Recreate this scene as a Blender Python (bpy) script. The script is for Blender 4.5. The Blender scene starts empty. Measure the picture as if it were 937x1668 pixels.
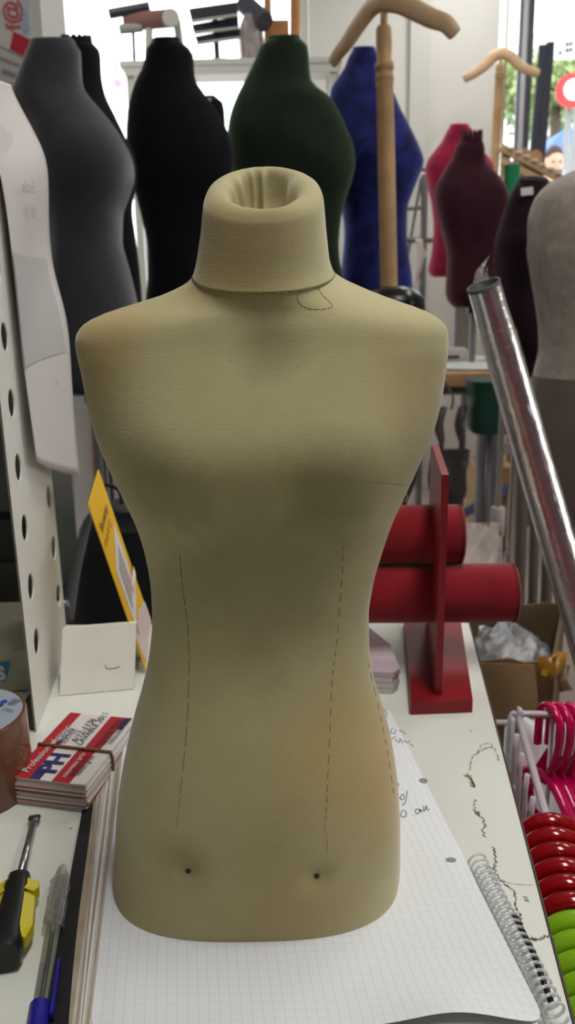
WORLD = 4.0
EXPO = 0.0
LAMPS = [(.35, .10, 'fluorescent ceiling lamp above the counter', 26), (-1.0, 2.9, 'fluorescent ceiling lamp above the dark torsos', 13), (.95, 3.95, 'fluorescent ceiling lamp near the white back wall', 11), (1.35, 2.2, 'fluorescent ceiling lamp above the table edge', 15)]
import bpy, bmesh, math, random
from mathutils import Vector, Matrix
from mathutils.bvhtree import BVHTree
random.seed(7)
S = bpy.context.scene
C = S.collection
PI = math.pi
# ------------------------------------------------------------------ camera
F = 1350.0; CX = 468.5; CY = 834.0
PITCH = math.radians(14.8); ROLL = math.asin(0.021)
CAM = Vector((0, 0, 1.132))
fw = Vector((0, math.cos(PITCH), -math.sin(PITCH)))
u0 = Vector((0, math.sin(PITCH), math.cos(PITCH))); r0 = Vector((1, 0, 0))
rt = r0*math.cos(ROLL) - u0*math.sin(ROLL)
up = u0*math.cos(ROLL) + r0*math.sin(ROLL)
cam = bpy.data.cameras.new('camera'); co = bpy.data.objects.new('camera', cam); C.objects.link(co)
M = Matrix((rt, up, -fw)).transposed().to_4x4(); M.translation = CAM
co.matrix_world = M
cam.sensor_fit = 'VERTICAL'; cam.sensor_height = 24.0; cam.sensor_width = 24.0
cam.lens = F/1668.0*24.0
cam.clip_start = 0.02; cam.clip_end = 200
cam.dof.use_dof = True; cam.dof.focus_distance = 0.42; cam.dof.aperture_fstop = 10.0
S.camera = co

def ray(px, py):
    return fw*F + rt*(px-CX) - up*(py-CY)
def atY(px, py, Y):                     # point of the place at distance Y into the room
    d = ray(px, py); return CAM + d*(Y/d.y)
def atH(px, py, z):                     # point on the level surface of height z
    d = ray(px, py); return CAM + d*((z-CAM.z)/d.z)
def atX(px, py, x):
    d = ray(px, py); return CAM + d*(x/d.x)
def zc(p):                              # depth along the camera's axis
    return (p-CAM).dot(fw)
def scale(p): return zc(p)/F            # metres per photo pixel there

# ------------------------------------------------------------------ materials
MATS = {}
def mat(name, col, rough=0.6, metal=0.0, bump=0.0, bscale=200.0, var=0.0, vscale=8.0, sheen=0.0, spec=0.5, trans=0.0, coat=0.0, col2=None, sub=0.0, ior=1.45, distort=0.0):
    if name in MATS: return MATS[name]
    m = bpy.data.materials.new(name); m.use_nodes = True
    n = m.node_tree.nodes; l = m.node_tree.links; b = n['Principled BSDF']
    def c4(c): return (c[0], c[1], c[2], 1)
    b.inputs['Base Color'].default_value = c4(col)
    b.inputs['Roughness'].default_value = rough
    b.inputs['Metallic'].default_value = metal
    b.inputs['Specular IOR Level'].default_value = spec
    b.inputs['Sheen Weight'].default_value = sheen
    b.inputs['Sheen Roughness'].default_value = 0.45
    b.inputs['Transmission Weight'].default_value = trans
    b.inputs['Coat Weight'].default_value = coat
    b.inputs['IOR'].default_value = ior
    if sub:
        b.inputs['Subsurface Weight'].default_value = sub
        b.inputs['Subsurface Radius'].default_value = (.02, .02, .02)
    tc = None
    if var or bump or col2:
        tc = n.new('ShaderNodeTexCoord')
    if var or col2:
        t = n.new('ShaderNodeTexNoise'); t.inputs['Scale'].default_value = vscale; t.inputs['Detail'].default_value = 5; t.inputs['Distortion'].default_value = distort
        l.new(tc.outputs['Object'], t.inputs['Vector'])
        r = n.new('ShaderNodeValToRGB'); r.color_ramp.elements[0].position = .35; r.color_ramp.elements[1].position = .65
        a = tuple(max(0, x*(1-var)) for x in col)
        z = col2 if col2 else tuple(min(1, x*(1+var)) for x in col)
        r.color_ramp.elements[0].color = c4(a); r.color_ramp.elements[1].color = c4(z)
        l.new(t.outputs['Fac'], r.inputs['Fac']); l.new(r.outputs['Color'], b.inputs['Base Color'])
    if bump:
        t = n.new('ShaderNodeTexNoise'); t.inputs['Scale'].default_value = bscale; t.inputs['Detail'].default_value = 4
        l.new(tc.outputs['Object'], t.inputs['Vector'])
        k = n.new('ShaderNodeBump'); k.inputs['Strength'].default_value = bump; k.inputs['Distance'].default_value = .002
        l.new(t.outputs['Fac'], k.inputs['Height']); l.new(k.outputs['Normal'], b.inputs['Normal'])
    MATS[name] = m; return m
def srgb(r, g, b):
    f = lambda c: (c/255/12.92) if c/255 <= .04045 else ((c/255+.055)/1.055)**2.4
    return (f(r), f(g), f(b))
def clear(name, tint=(1, 1, 1), gloss=.12, rough=.1, white=0.0, bump=0.0, bscale=60):
    """thin clear plastic or glass: mostly see-through, some gloss, some milk"""
    if name in MATS: return MATS[name]
    m = bpy.data.materials.new(name); m.use_nodes = True
    n = m.node_tree.nodes; l = m.node_tree.links; n.remove(n['Principled BSDF'])
    out = n['Material Output']
    tr = n.new('ShaderNodeBsdfTransparent'); tr.inputs['Color'].default_value = (*tint, 1)
    gl = n.new('ShaderNodeBsdfGlossy'); gl.inputs['Roughness'].default_value = rough
    df = n.new('ShaderNodeBsdfDiffuse'); df.inputs['Color'].default_value = (min(1,tint[0]*.9), min(1,tint[1]*.9), min(1,tint[2]*.9), 1)
    a = n.new('ShaderNodeMixShader'); a.inputs[0].default_value = gloss
    b = n.new('ShaderNodeMixShader'); b.inputs[0].default_value = white
    l.new(tr.outputs[0], a.inputs[1]); l.new(gl.outputs[0], a.inputs[2])
    l.new(a.outputs[0], b.inputs[1]); l.new(df.outputs[0], b.inputs[2]); l.new(b.outputs[0], out.inputs[0])
    if bump:
        tc = n.new('ShaderNodeTexCoord'); t = n.new('ShaderNodeTexNoise'); t.inputs['Scale'].default_value = bscale; t.inputs['Detail'].default_value = 6
        l.new(tc.outputs['Object'], t.inputs['Vector'])
        k = n.new('ShaderNodeBump'); k.inputs['Strength'].default_value = bump; k.inputs['Distance'].default_value = .01
        l.new(t.outputs['Fac'], k.inputs['Height']); l.new(k.outputs['Normal'], gl.inputs['Normal']); l.new(k.outputs['Normal'], df.inputs['Normal'])
    MATS[name] = m; return m

# ------------------------------------------------------------------ mesh building
ORG = {}
class MB:
    def __init__(s): s.v = []; s.f = []; s.uv = {}
    def add(s, vs, fs):
        k = len(s.v); s.v += [Vector(p) for p in vs]; s.f += [tuple(i+k for i in f) for f in fs]; return s
    def box(s, c, d, rz=0, mtx=None, bev=0.0):
        bm = bmesh.new(); bmesh.ops.create_cube(bm, size=1.0)
        for v in bm.verts: v.co = Vector((v.co.x*d[0], v.co.y*d[1], v.co.z*d[2]))
        if bev: bmesh.ops.bevel(bm, geom=bm.edges[:], offset=bev, segments=2, affect='EDGES', profile=.5)
        m = (mtx or Matrix.Rotation(rz, 4, 'Z'))
        c = Vector(c); bm.verts.index_update()
        s.add([m @ v.co + c for v in bm.verts], [[v.index for v in f.verts] for f in bm.faces]); bm.free(); return s
    def tube(s, pts, rad, n=10, flat=1.0, ref=None, caps=True, closed=False):
        pts = [Vector(p) for p in pts]; N = len(pts)
        rr = rad if isinstance(rad, (list, tuple)) else [rad]*N
        rings = []; prev = None
        for i, p in enumerate(pts):
            if closed: t = pts[(i+1) % N]-pts[i-1]
            else: t = pts[min(i+1, N-1)]-pts[max(i-1, 0)]
            t.normalize()
            if ref is not None: a = Vector(ref)
            elif prev is not None: a = prev
            else: a = Vector((0, 0, 1)) if abs(t.z) < .9 else Vector((1, 0, 0))
            a = a - t*a.dot(t)
            if a.length < 1e-6: a = t.orthogonal()
            a.normalize(); prev = a; b = t.cross(a)
            rings.append([p + (a*math.cos(2*PI*k/n) + b*math.sin(2*PI*k/n)*flat)*rr[i] for k in range(n)])
        return s.loft(rings, caps, closed)
    def loft(s, rings, caps=True, closed=False):
        n = len(rings[0]); vs = [p for r in rings for p in r]; fs = []
        R = len(rings)
        for i in range(R if closed else R-1):
            j = (i+1) % R
            for k in range(n):
                fs.append((i*n+k, i*n+(k+1) % n, j*n+(k+1) % n, j*n+k))
        if caps and not closed:
            fs.append(tuple(reversed(range(n)))); fs.append(tuple((R-1)*n+k for k in range(n)))
        return s.add(vs, fs)
    def lathe(s, prof, base, axis=(0, 0, 1), n=24, caps=True):
        ax = Vector(axis).normalized(); a = ax.orthogonal().normalized(); b = ax.cross(a); base = Vector(base)
        return s.loft([[base + ax*h + (a*math.cos(2*PI*k/n) + b*math.sin(2*PI*k/n))*r for k in range(n)] for r, h in prof], caps)
    def prism(s, poly, vec):
        poly = [Vector(p) for p in poly]; vec = Vector(vec); n = len(poly)
        fs = [tuple(range(n)), tuple(reversed(range(n, 2*n)))] + [(i, i+n, (i+1) % n+n, (i+1) % n) for i in range(n)]
        return s.add(poly+[p+vec for p in poly], fs)
    def sheet(s, grid, thick=None):
        R = len(grid); n = len(grid[0]); vs = [Vector(p) for r in grid for p in r]
        fs = [(i*n+k, i*n+k+1, (i+1)*n+k+1, (i+1)*n+k) for i in range(R-1) for k in range(n-1)]
        if thick is None: return s.add(vs, fs)
        th = Vector(thick); m = len(vs)
        fs2 = [tuple(x+m for x in reversed(f)) for f in fs]
        b = [k for k in range(n)] + [i*n+n-1 for i in range(1, R)] + [(R-1)*n+k for k in range(n-2, -1, -1)] + [i*n for i in range(R-2, 0, -1)]
        side = [(b[i], b[i]+m, b[(i+1) % len(b)]+m, b[(i+1) % len(b)]) for i in range(len(b))]
        return s.add(vs+[v+th for v in vs], fs+fs2+side)
    def build(s, name, m=None, parent=None, smooth=False, origin=None, recalc=True, auto=None):
        org = Vector(ORG.get(parent.name, (0, 0, 0))) if parent else Vector(origin if origin is not None else (0, 0, 0))
        me = bpy.data.meshes.new(name)
        me.from_pydata([p-org for p in s.v], [], s.f)
        if recalc:
            bm = bmesh.new(); bm.from_mesh(me); bmesh.ops.recalc_face_normals(bm, faces=bm.faces[:]); bm.to_mesh(me); bm.free()
        if smooth:
            for p in me.polygons: p.use_smooth = True
            if auto:
                me.set_sharp_from_angle(angle=math.radians(auto))
        me.update()
        o = bpy.data.objects.new(name, me); C.objects.link(o)
        if m: me.materials.append(m)
        if parent: o.parent = parent; ORG[o.name] = org
        else: o.location = org; ORG[o.name] = org
        return o
def tag(o, label=None, cat=None, group=None, kind=None):
    if label: o['label'] = label
    if cat: o['category'] = cat
    if group: o['group'] = group
    if kind: o['kind'] = kind
    return o
def thing(name, loc, label, cat, group=None):
    o = bpy.data.objects.new(name, None); C.objects.link(o); o.location = loc; o.empty_display_size = .05
    ORG[o.name] = Vector(loc); return tag(o, label, cat, group)
def copy_tree(o, parent=None):
    c = o.copy(); C.objects.link(c)
    if parent: c.parent = parent
    for ch in list(o.children): copy_tree(ch, c)
    return c
def text(body, size, loc, xd, yd, m, parent, name='lettering', off=.0004, align='LEFT', shear=0.0, bold=0.0, xs=1.0):
    cu = bpy.data.curves.new('t', 'FONT'); cu.body = body; cu.size = size; cu.align_x = align; cu.shear = shear; cu.offset = bold; cu.resolution_u = 3
    to = bpy.data.objects.new('t', cu); C.objects.link(to)
    bpy.context.view_layer.update()
    me = bpy.data.meshes.new_from_object(to.evaluated_get(bpy.context.evaluated_depsgraph_get()))
    xd = Vector(xd).normalized(); yd = Vector(yd); yd = (yd - xd*yd.dot(xd)).normalized(); nz = xd.cross(yd)
    b = MB(); b.add([Vector(loc) + xd*v.co.x*xs + yd*v.co.y + nz*off for v in me.vertices], [tuple(p.vertices) for p in me.polygons])
    bpy.data.objects.remove(to); bpy.data.curves.remove(cu); bpy.data.meshes.remove(me)
    return b.build(name, m, parent, recalc=False)
def smooth_path(pts, k=8):
    pts = [Vector(p) for p in pts]; out = []
    for i in range(len(pts)-1):
        p0 = pts[max(i-1, 0)]; p1 = pts[i]; p2 = pts[i+1]; p3 = pts[min(i+2, len(pts)-1)]
        for j in range(k):
            t = j/k
            out.append(.5*((2*p1) + (p2-p0)*t + (2*p0-5*p1+4*p2-p3)*t*t + (3*p1-p0-3*p2+p3)*t**3))
    out.append(pts[-1]); return out
def lerp_rows(rows, n):
    """smooth table of rows (key first) resampled n times"""
    w = len(rows[0]); out = []
    rows = sorted(rows)
    for i in range(n):
        y = rows[0][0] + (rows[-1][0]-rows[0][0])*i/(n-1)
        j = 0
        while j < len(rows)-2 and y > rows[j+1][0]: j += 1
        a, b = rows[j], rows[j+1]; h = b[0]-a[0]; t = (y-a[0])/h
        res = [y]
        for c in range(1, w):
            def slope(i0):
                if i0 == 0: return (rows[1][c]-rows[0][c])/(rows[1][0]-rows[0][0])
                if i0 == len(rows)-1: return (rows[-1][c]-rows[-2][c])/(rows[-1][0]-rows[-2][0])
                d1 = (rows[i0][c]-rows[i0-1][c])/(rows[i0][0]-rows[i0-1][0]); d2 = (rows[i0+1][c]-rows[i0][c])/(rows[i0+1][0]-rows[i0][0])
                return 0 if d1*d2 <= 0 else 2*d1*d2/(d1+d2)
            m1, m2 = slope(j), slope(j+1)
            res.append((2*t**3-3*t*t+1)*a[c] + (t**3-2*t*t+t)*h*m1 + (-2*t**3+3*t*t)*b[c] + (t**3-t*t)*h*m2)
        out.append(res)
    return out
def sgn(x, e): return math.copysign(abs(x)**e, x)
def ring(cx, cy, z, a, b, ex=2.0, n=64, tilt=0.0, f=None):
    out = []
    for k in range(n):
        t = 2*PI*k/n; x = sgn(math.cos(t), 2/ex)*a; y = sgn(math.sin(t), 2/ex)*b
        if f: x, y = f(t, x, y)
        out.append(Vector((cx+x, cy+y, z+y*math.tan(tilt))))
    return out
# ================================================================== counter
CT = .80; NB = .812
ce = (Vector((.176, .726, 0))-Vector((.1288, .3214, 0))).normalized()      # along the counter's right edge, away from us
cr = Vector((ce.y, -ce.x, 0))                                               # to its right
white_lam = mat('white_laminate', srgb(218, 220, 212), .35, var=.03, vscale=6)
edge_dark = mat('dark_edge_band', srgb(66, 52, 44), .6)
ctr = thing('counter', (0, .4, 0), 'long white laminate shop counter with chipped dark right edge under the notebook', 'counter')
e0 = Vector((.1288, .3214, 0)); 
def edge_pt(y): return e0 + ce*((y-e0.y)/ce.y)
pR0 = edge_pt(-.25); pR1 = edge_pt(.795)
back_l = Vector((-.80, .835, 0)); front_l = Vector((-.80, -.25, 0))
poly = [Vector((p.x, p.y, CT-.028)) for p in (front_l, pR0, pR1, back_l)]
MB().prism(poly, (0, 0, .028)).build('worktop', white_lam, ctr)
b = MB(); b.prism([pR0+Vector((0, 0, CT-.0285))+cr*.0004, pR0+Vector((0, 0, CT-.0285))+cr*.0016, pR1+Vector((0, 0, CT-.0285))+cr*.0016, pR1+Vector((0, 0, CT-.0285))+cr*.0004], (0, 0, .0288))
b.build('edge_band', edge_dark, ctr)
b = MB(); b.box((-.42, .28, .386), (.60, .90, .772)); b.build('body', white_lam, ctr)
# scuffs and cracks in the laminate
scuff = mat('scuff_ink', srgb(108, 100, 82), .9)
sc2 = mat('scuff_brown', srgb(150, 142, 118), .9)
def scuff_line(px, w, m=scuff, jit=2.0, seed=1, zz=CT):
    rnd = random.Random(seed); pts = smooth_path([atH(x, y, zz) for x, y in px], 10); mb = MB(); L = []; R = []
    for i, p in enumerate(pts):
        t = (pts[min(i+1, len(pts)-1)]-pts[max(i-1, 0)]); t.z = 0
        if t.length < 1e-7: continue
        t.normalize(); s = Vector((t.y, -t.x, 0)); j = s*rnd.uniform(-jit, jit)*.0005; ww = w*rnd.uniform(.15, 1.6)*.001
        L.append(p+j-s*ww+Vector((0, 0, .0002))); R.append(p+j+s*ww+Vector((0, 0, .0002)))
    mb.sheet([L, R]); return mb.build('scuff', m, ctr, recalc=False)
scuff_line([(765, 1255), (768, 1238), (779, 1225), (800, 1217), (808, 1222), (812, 1240)], .35, seed=2)
scuff_line([(779, 1225), (784, 1214), (800, 1211), (803, 1219)], .3, sc2, seed=3)
scuff_line([(756, 1265), (764, 1264), (772, 1282)], 1.6, sc2, jit=1, seed=4)
scuff_line([(766, 1266), (770, 1274), (773, 1283)], .7, scuff, jit=1, seed=44)
scuff_line([(776, 1303), (772, 1312), (776, 1326), (784, 1331), (790, 1345), (786, 1352), (790, 1364)], .4, seed=5)
scuff_line([(778, 1322), (781, 1330)], 1.0, seed=55)
scuff_line([(803, 1380), (808, 1400), (806, 1415), (813, 1432), (826, 1442), (838, 1455), (842, 1480), (849, 1500), (846, 1512), (840, 1490)], .5, seed=6)
scuff_line([(813, 1432), (835, 1440), (868, 1442)], .2, sc2, jit=.6, seed=7)
scuff_line([(856, 1528), (872, 1532), (884, 1528), (897, 1524)], .5, seed=8)
scuff_line([(866, 1530), (874, 1531)], 1.3, seed=9)
scuff_line([(836, 1278), (840, 1284)], .5, sc2, seed=10)
scuff_line([(853, 1460), (860, 1466), (856, 1468)], .6, sc2, seed=11)
scuff_line([(766, 1190), (767, 1192)], .6, sc2, seed=12)
scuff_line([(114, 1349), (115, 1351)], .6, scuff, seed=13)

# ================================================================== dress form
YC = .417
def form_fabric():
    m = mat('linen', (.4, .33, .17), .95, sheen=.35, spec=.2)
    n = m.node_tree.nodes; l = m.node_tree.links; b = n['Principled BSDF']
    tc = n.new('ShaderNodeTexCoord')
    def noise(sc, det=4, dist=0):
        t = n.new('ShaderNodeTexNoise'); t.inputs['Scale'].default_value = sc; t.inputs['Detail'].default_value = det; t.inputs['Distortion'].default_value = dist
        l.new(tc.outputs['Object'], t.inputs['Vector']); return t.outputs['Fac']
    def math_(op, a, bb):
        k = n.new('ShaderNodeMath'); k.operation = op; k.use_clamp = False
        for i, x in enumerate((a, bb)):
            if isinstance(x, (int, float)): k.inputs[i].default_value = x
            else: l.new(x, k.inputs[i])
        return k.outputs[0]
    def ramp(fac, p0, p1, c0=(0, 0, 0, 1), c1=(1, 1, 1, 1)):
        r = n.new('ShaderNodeValToRGB'); r.color_ramp.elements[0].position = p0; r.color_ramp.elements[1].position = p1
        r.color_ramp.elements[0].color = c0; r.color_ramp.elements[1].color = c1; l.new(fac, r.inputs['Fac']); return r.outputs['Color']
    def mix(f, a, bb):
        k = n.new('ShaderNodeMix'); k.data_type = 'RGBA'
        if isinstance(f, (int, float)): k.inputs['Factor'].default_value = f
        else: l.new(f, k.inputs['Factor'])
        for nm, x in (('A', a), ('B', bb)):
            s = [q for q in k.inputs if q.name == nm and q.type == 'RGBA'][0]
            if isinstance(x, tuple): s.default_value = (*x, 1)
            else: l.new(x, s)
        return [q for q in k.outputs if q.type == 'RGBA'][0]
    base = mix(ramp(noise(14, 5, .6), .35, .7), (.510, .460, .260), (.455, .395, .205))
    # age stains in set places; under-bust and belly shade painted into the cloth too
    def blob(c, rad):
        s = n.new('ShaderNodeVectorMath'); s.operation = 'DISTANCE'; l.new(tc.outputs['Object'], s.inputs[0]); s.inputs[1].default_value = c
        d = math_('ADD', math_('DIVIDE', s.outputs['Value'], rad), math_('MULTIPLY', math_('SUBTRACT', noise(35, 5), .5), .9))
        return ramp(d, .35, 1.0, (1, 1, 1, 1), (0, 0, 0, 1))
    O = FORM_O
    def loc(px, py, Y): p = atY(px, py, Y)-O; return (p.x, p.y, p.z)
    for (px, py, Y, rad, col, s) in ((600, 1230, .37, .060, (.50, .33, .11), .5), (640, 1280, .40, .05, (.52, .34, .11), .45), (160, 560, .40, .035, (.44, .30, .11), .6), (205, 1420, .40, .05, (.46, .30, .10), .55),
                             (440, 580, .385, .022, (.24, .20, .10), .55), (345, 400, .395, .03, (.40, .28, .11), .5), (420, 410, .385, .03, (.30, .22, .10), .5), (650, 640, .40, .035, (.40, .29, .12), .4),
                             (180, 660, .40, .03, (.34, .27, .12), .45), (420, 950, .37, .062, (.26, .22, .12), .6), (545, 800, .365, .032, (.25, .21, .11), .6), (250, 800, .37, .032, (.25, .21, .11), .6), (300, 1400, .36, .02, (.30, .22, .10), .4), (470, 1460, .36, .05, (.45, .32, .13), .4)):  # belly entry mixes dirt with painted shade; the bust pair is painted shade
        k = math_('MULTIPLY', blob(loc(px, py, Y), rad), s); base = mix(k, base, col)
    # threads
    def threads(sc):
        mp = n.new('ShaderNodeMapping'); mp.inputs['Scale'].default_value = sc; l.new(tc.outputs['Object'], mp.inputs['Vector'])
        t = n.new('ShaderNodeTexNoise'); t.inputs['Scale'].default_value = 1.0; t.inputs['Detail'].default_value = 2; l.new(mp.outputs[0], t.inputs['Vector']); return t.outputs['Fac']
    h = math_('ADD', math_('ADD', threads((1500, 1500, 130)), threads((130, 130, 1500))), math_('MULTIPLY', noise(420, 4), .5))
    base = mix(ramp(h, .85, 1.55), mix(.24, base, (.16, .13, .06)), base)
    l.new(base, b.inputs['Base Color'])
    k = n.new('ShaderNodeBump'); k.inputs['Strength'].default_value = .25; k.inputs['Distance'].default_value = .0005; l.new(h, k.inputs['Height']); l.new(k.outputs['Normal'], b.inputs['Normal'])
    return m
FORM_O = Vector((-.0225, YC, NB+.0004))
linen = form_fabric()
form = thing('dress_form', FORM_O, 'half-size beige linen dress form with open rolled neck standing on the notebook', 'dress form')
rows = [(1408, 196, 644, .0625, 3.0), (1380, 193, 648, .0635, 2.8), (1330, 194, 649, .0640, 2.5), (1280, 197, 647, .0635, 2.4), (1200, 210, 636, .0610, 2.3), (1150, 222, 622, .0580, 2.25),
        (1100, 236, 608, .0540, 2.2), (1050, 246, 601, .0500, 2.2), (1000, 250, 600, .0465, 2.2), (950, 248, 607, .0448, 2.2), (900, 240, 621, .0435, 2.2), (850, 226, 638, .0445, 2.2), (800, 205, 660, .0465, 2.25),
        (750, 182, 683, .0465, 2.3), (700, 160, 705, .0450, 2.35), (650, 146, 718, .0425, 2.4), (600, 136, 725, .0395, 2.5), (570, 129, 728, .0370, 2.6), (550, 126, 728, .0355, 2.6), (537, 128, 725, .0348, 2.5),
        (525, 135, 715, .0342, 2.4), (515, 148, 699, .0338, 2.3), (505, 172, 675, .0334, 2.25), (495, 208, 645, .0332, 2.2), (485, 248, 617, .0330, 2.15), (475, 276, 592, .0332, 2.1), (465, 297, 569, .0338, 2.05), (455, 309, 553, .0345, 2.0), (447, 314, 545, .0350, 2.0)]
def sstep(a, b2, x): t = max(0, min(1, (x-a)/(b2-a))); return t*t*(3-2*t)
def form_ring(py, L, R, bb, ex, tilt, n=128, f=None, z=None):
    p = atY((L+R)/2, py, YC); a = (R-L)/2*scale(p)
    return ring(p.x, YC, p.z if z is None else z, a, bb, ex, n, tilt, f)
rings = []
for r in lerp_rows(rows, 130):
    rings.append(form_ring(r[0], r[1], r[2], r[3], r[4], math.radians(14)*sstep(545, 455, r[0])))
rings = rings[::-1]                                                # from the base upwards
zb = NB+.0004
k0 = rings[0]; cz = sum((p.z for p in k0))/len(k0)
for rg in rings[:3]:
    pass
base0 = [Vector((FORM_O.x+(p.x-FORM_O.x)*.965, YC+(p.y-YC)*.965, zb)) for p in k0]
rings[0] = [Vector((FORM_O.x+(p.x-FORM_O.x)*.99, YC+(p.y-YC)*.99, zb+.0012)) for p in k0]
rings = [base0]+rings
# bust, belly and the two tacked dimples
bumps = [(275, 755, .034, .0125), (572, 755, .034, .0125), (425, 740, .030, .006), (425, 1290, .055, .004), (307, 1419, .006, -.0035), (516, 1427, .006, -.0035), (240, 1180, .03, .002)]
for (px, py, rad, amp) in bumps:
    c = atY(px, py, YC-(.0612 if rad < .01 else .05))
    for rg in rings[1:]:
        for p in rg:
            if p.y < YC:
                d2 = (p.x-c.x)**2+(p.z-c.z)**2
                if d2 < rad*rad*9: p.y -= amp*math.exp(-d2/(rad*rad))*min(1, (YC-p.y)/.02)
tm = MB().loft(rings)
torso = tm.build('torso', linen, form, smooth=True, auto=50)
bvh = BVHTree.FromPolygons([tuple(v) for v in tm.v], tm.f)
# neck: flared collar, rolled lip, pleated hollow
nk = []
nrows = [(447.5, 314, 545, .0352, 14), (438, 317, 541, .0343, 14.5), (425, 320, 537, .0335, 15.5), (400, 324, 534, .0325, 17), (370, 328, 531, .0318, 19), (345, 330, 529, .0312, 21), (328, 332, 527.5, .0308, 22), (318, 335, 525, .0302, 24), (311, 339, 521, .0295, 25), (307, 345, 515, .0285, 25)]
for r in lerp_rows(nrows, 40)[::-1]:
    nk.append(form_ring(r[0], r[1], r[2], r[3], 2.15, math.radians(r[4])))
def pleat(depth):
    ph = [(.45, .45, 1.1), (1.62, .13, 1.5), (1.95, .10, .9), (2.5, .22, 1.3), (2.95, .16, 1.0), (4.4, .35, .4), (5.6, .35, .5)]
    def f(t, x, y):
        s = 0
        for c, w, am in ph:
            d = (t-c+PI) % (2*PI)-PI; s += am*math.exp(-(d/w)**2*3)
        k = 1-depth*(s-.4)*.26; return x*k, y*k
    return f
for (py, L, R, bb, dep) in ((304.5, 352, 508, .0272, .05), (304.5, 360, 500, .0258, .15), (306, 368, 493, .0246, .25), (310, 374, 487, .0236, .4), (318, 378, 483, .0230, .55), (330, 381, 480, .0226, .7), (350, 384, 477, .022, .8), (385, 388, 473, .021, .8), (400, 405, 455, .012, .6)):
    nk.append(form_ring(py, L, R, bb, 2.1, math.radians(25), f=pleat(dep)))
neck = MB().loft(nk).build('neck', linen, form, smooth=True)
# stitched lines, laid on the cloth where they run
thread = mat('seam_thread', srgb(116, 101, 66), .9)
pale_thread = mat('pale_thread', srgb(196, 184, 146), .9)
def on_form(px, py):
    d = ray(px, py).normalized(); hit = bvh.ray_cast(CAM, d)
    return (hit[0]+hit[1]*(.0001 if hit[1].dot(d) < 0 else -.0001)) if hit[0] else None
def seam(px, name, m, rad=.00016, dash=5, gap=2, k=26):
    pts = smooth_path([Vector((x, y, 0)) for x, y in px], k); mb = MB(); run = []
    for i, q in enumerate(pts):
        p = on_form(q.x, q.y)
        if p is not None and i % (dash+gap) < dash: run.append(p)
        else:
            if len(run) > 1: mb.tube(run, rad, 5)
            run = []
    if len(run) > 1: mb.tube(run, rad, 5)
    return mb.build(name, m, form, smooth=True)
seam([(293, 905), (298, 960), (306, 1020), (308, 1100), (303, 1200), (293, 1300), (288, 1345)], 'dart_seam', thread, dash=9, gap=1)
seam([(560, 890), (556, 960), (548, 1050), (541, 1110), (537, 1200), (533, 1290), (531, 1340)], 'dart_seam', thread)
seam([(531, 1340), (535, 1375), (534, 1388)], 'dart_seam', pale_thread, .0004, 9, 1)
seam([(600, 1080), (618, 1160), (632, 1230), (642, 1300)], 'side_seam', mat('ochre_thread', srgb(150, 105, 40), .9), dash=5, gap=2)
seam([(596, 785), (625, 787), (657, 790)], 'bust_seam', thread)
seam([(515, 462), (525, 480), (541, 497), (533, 503), (505, 503), (488, 494), (486, 480), (500, 468)], 'neck_patch', thread, .00012, 9, 1)
mb = MB(); ns = form_ring(447.8, 313.5, 545.5, .0355, 2.0, math.radians(14), 160)
for i in range(0, 160, 3): mb.tube([ns[i], ns[(i+1) % 160], ns[(i+2) % 160]], .00028, 5)
mb.build('neck_seam', mat('neck_thread', srgb(120, 102, 66), .9), form, smooth=True)
tack = mat('tack', srgb(70, 64, 50), .5, .6)
for px, py in ((307, 1419), (516, 1427)):
    p = on_form(px, py)
    MB().lathe([(.0012, -.0012), (.0014, .0002), (.0009, .0006), (.0002, .0008)], p, (0, -1, .1), 12).build('tack', tack, form, smooth=True)
MB().tube(smooth_path([atY(655, 800, .40), atY(662, 803, .398), atY(663, 812, .397), atY(657, 818, .398), atY(654, 814, .40)], 6), .00025, 5).build('loose_thread', pale_thread, form, smooth=True)

# ================================================================== notebook
BL = Vector((-.0946, .3020, 0)); BR = Vector((.1125, .3010, 0)); TL = Vector((-.1285, .5784, 0)); TR = Vector((.0770, .5990, 0))
def page_mat(name, base, line, pitch=.005, wid=.05, amt=.55):
    m = mat(name, base, .8, spec=.2); n = m.node_tree.nodes; l = m.node_tree.links; b = n['Principled BSDF']
    uv = n.new('ShaderNodeUVMap'); uv.uv_map = 'UVMap'; sp = n.new('ShaderNodeSeparateXYZ'); l.new(uv.outputs[0], sp.inputs[0])
    def M2(op, a, v):
        k = n.new('ShaderNodeMath'); k.operation = op; l.new(a, k.inputs[0])
        if isinstance(v, (int, float)): k.inputs[1].default_value = v
        else: l.new(v, k.inputs[1])
        return k.outputs[0]
    lx = M2('LESS_THAN', M2('FRACT', M2('DIVIDE', sp.outputs[0], pitch), 0), wid)
    ly = M2('MULTIPLY', M2('LESS_THAN', M2('FRACT', M2('DIVIDE', sp.outputs[1], pitch), 0), wid), .6)
    mx = M2('MULTIPLY', M2('MAXIMUM', lx, ly), amt)
    mm = n.new('ShaderNodeMix'); mm.data_type = 'RGBA'; l.new(mx, mm.inputs['Factor'])
    A = [q for q in mm.inputs if q.type == 'RGBA']; A[0].default_value = (*base, 1); A[1].default_value = (*line, 1)
    l.new([q for q in mm.outputs if q.type == 'RGBA'][0], b.inputs['Base Color']); return m
paper = mat('page_white', srgb(226, 226, 227), .85, spec=.2)
old_paper = mat('page_edge_tan', srgb(176, 160, 140), .9, var=.15, vscale=60)
black_cover = mat('black_cover', srgb(24, 25, 28), .45, var=.3, vscale=120, bump=.1)
grid_paper = page_mat('grid_paper', srgb(226, 228, 231), srgb(176, 182, 200), wid=.06, amt=.45)
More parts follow.
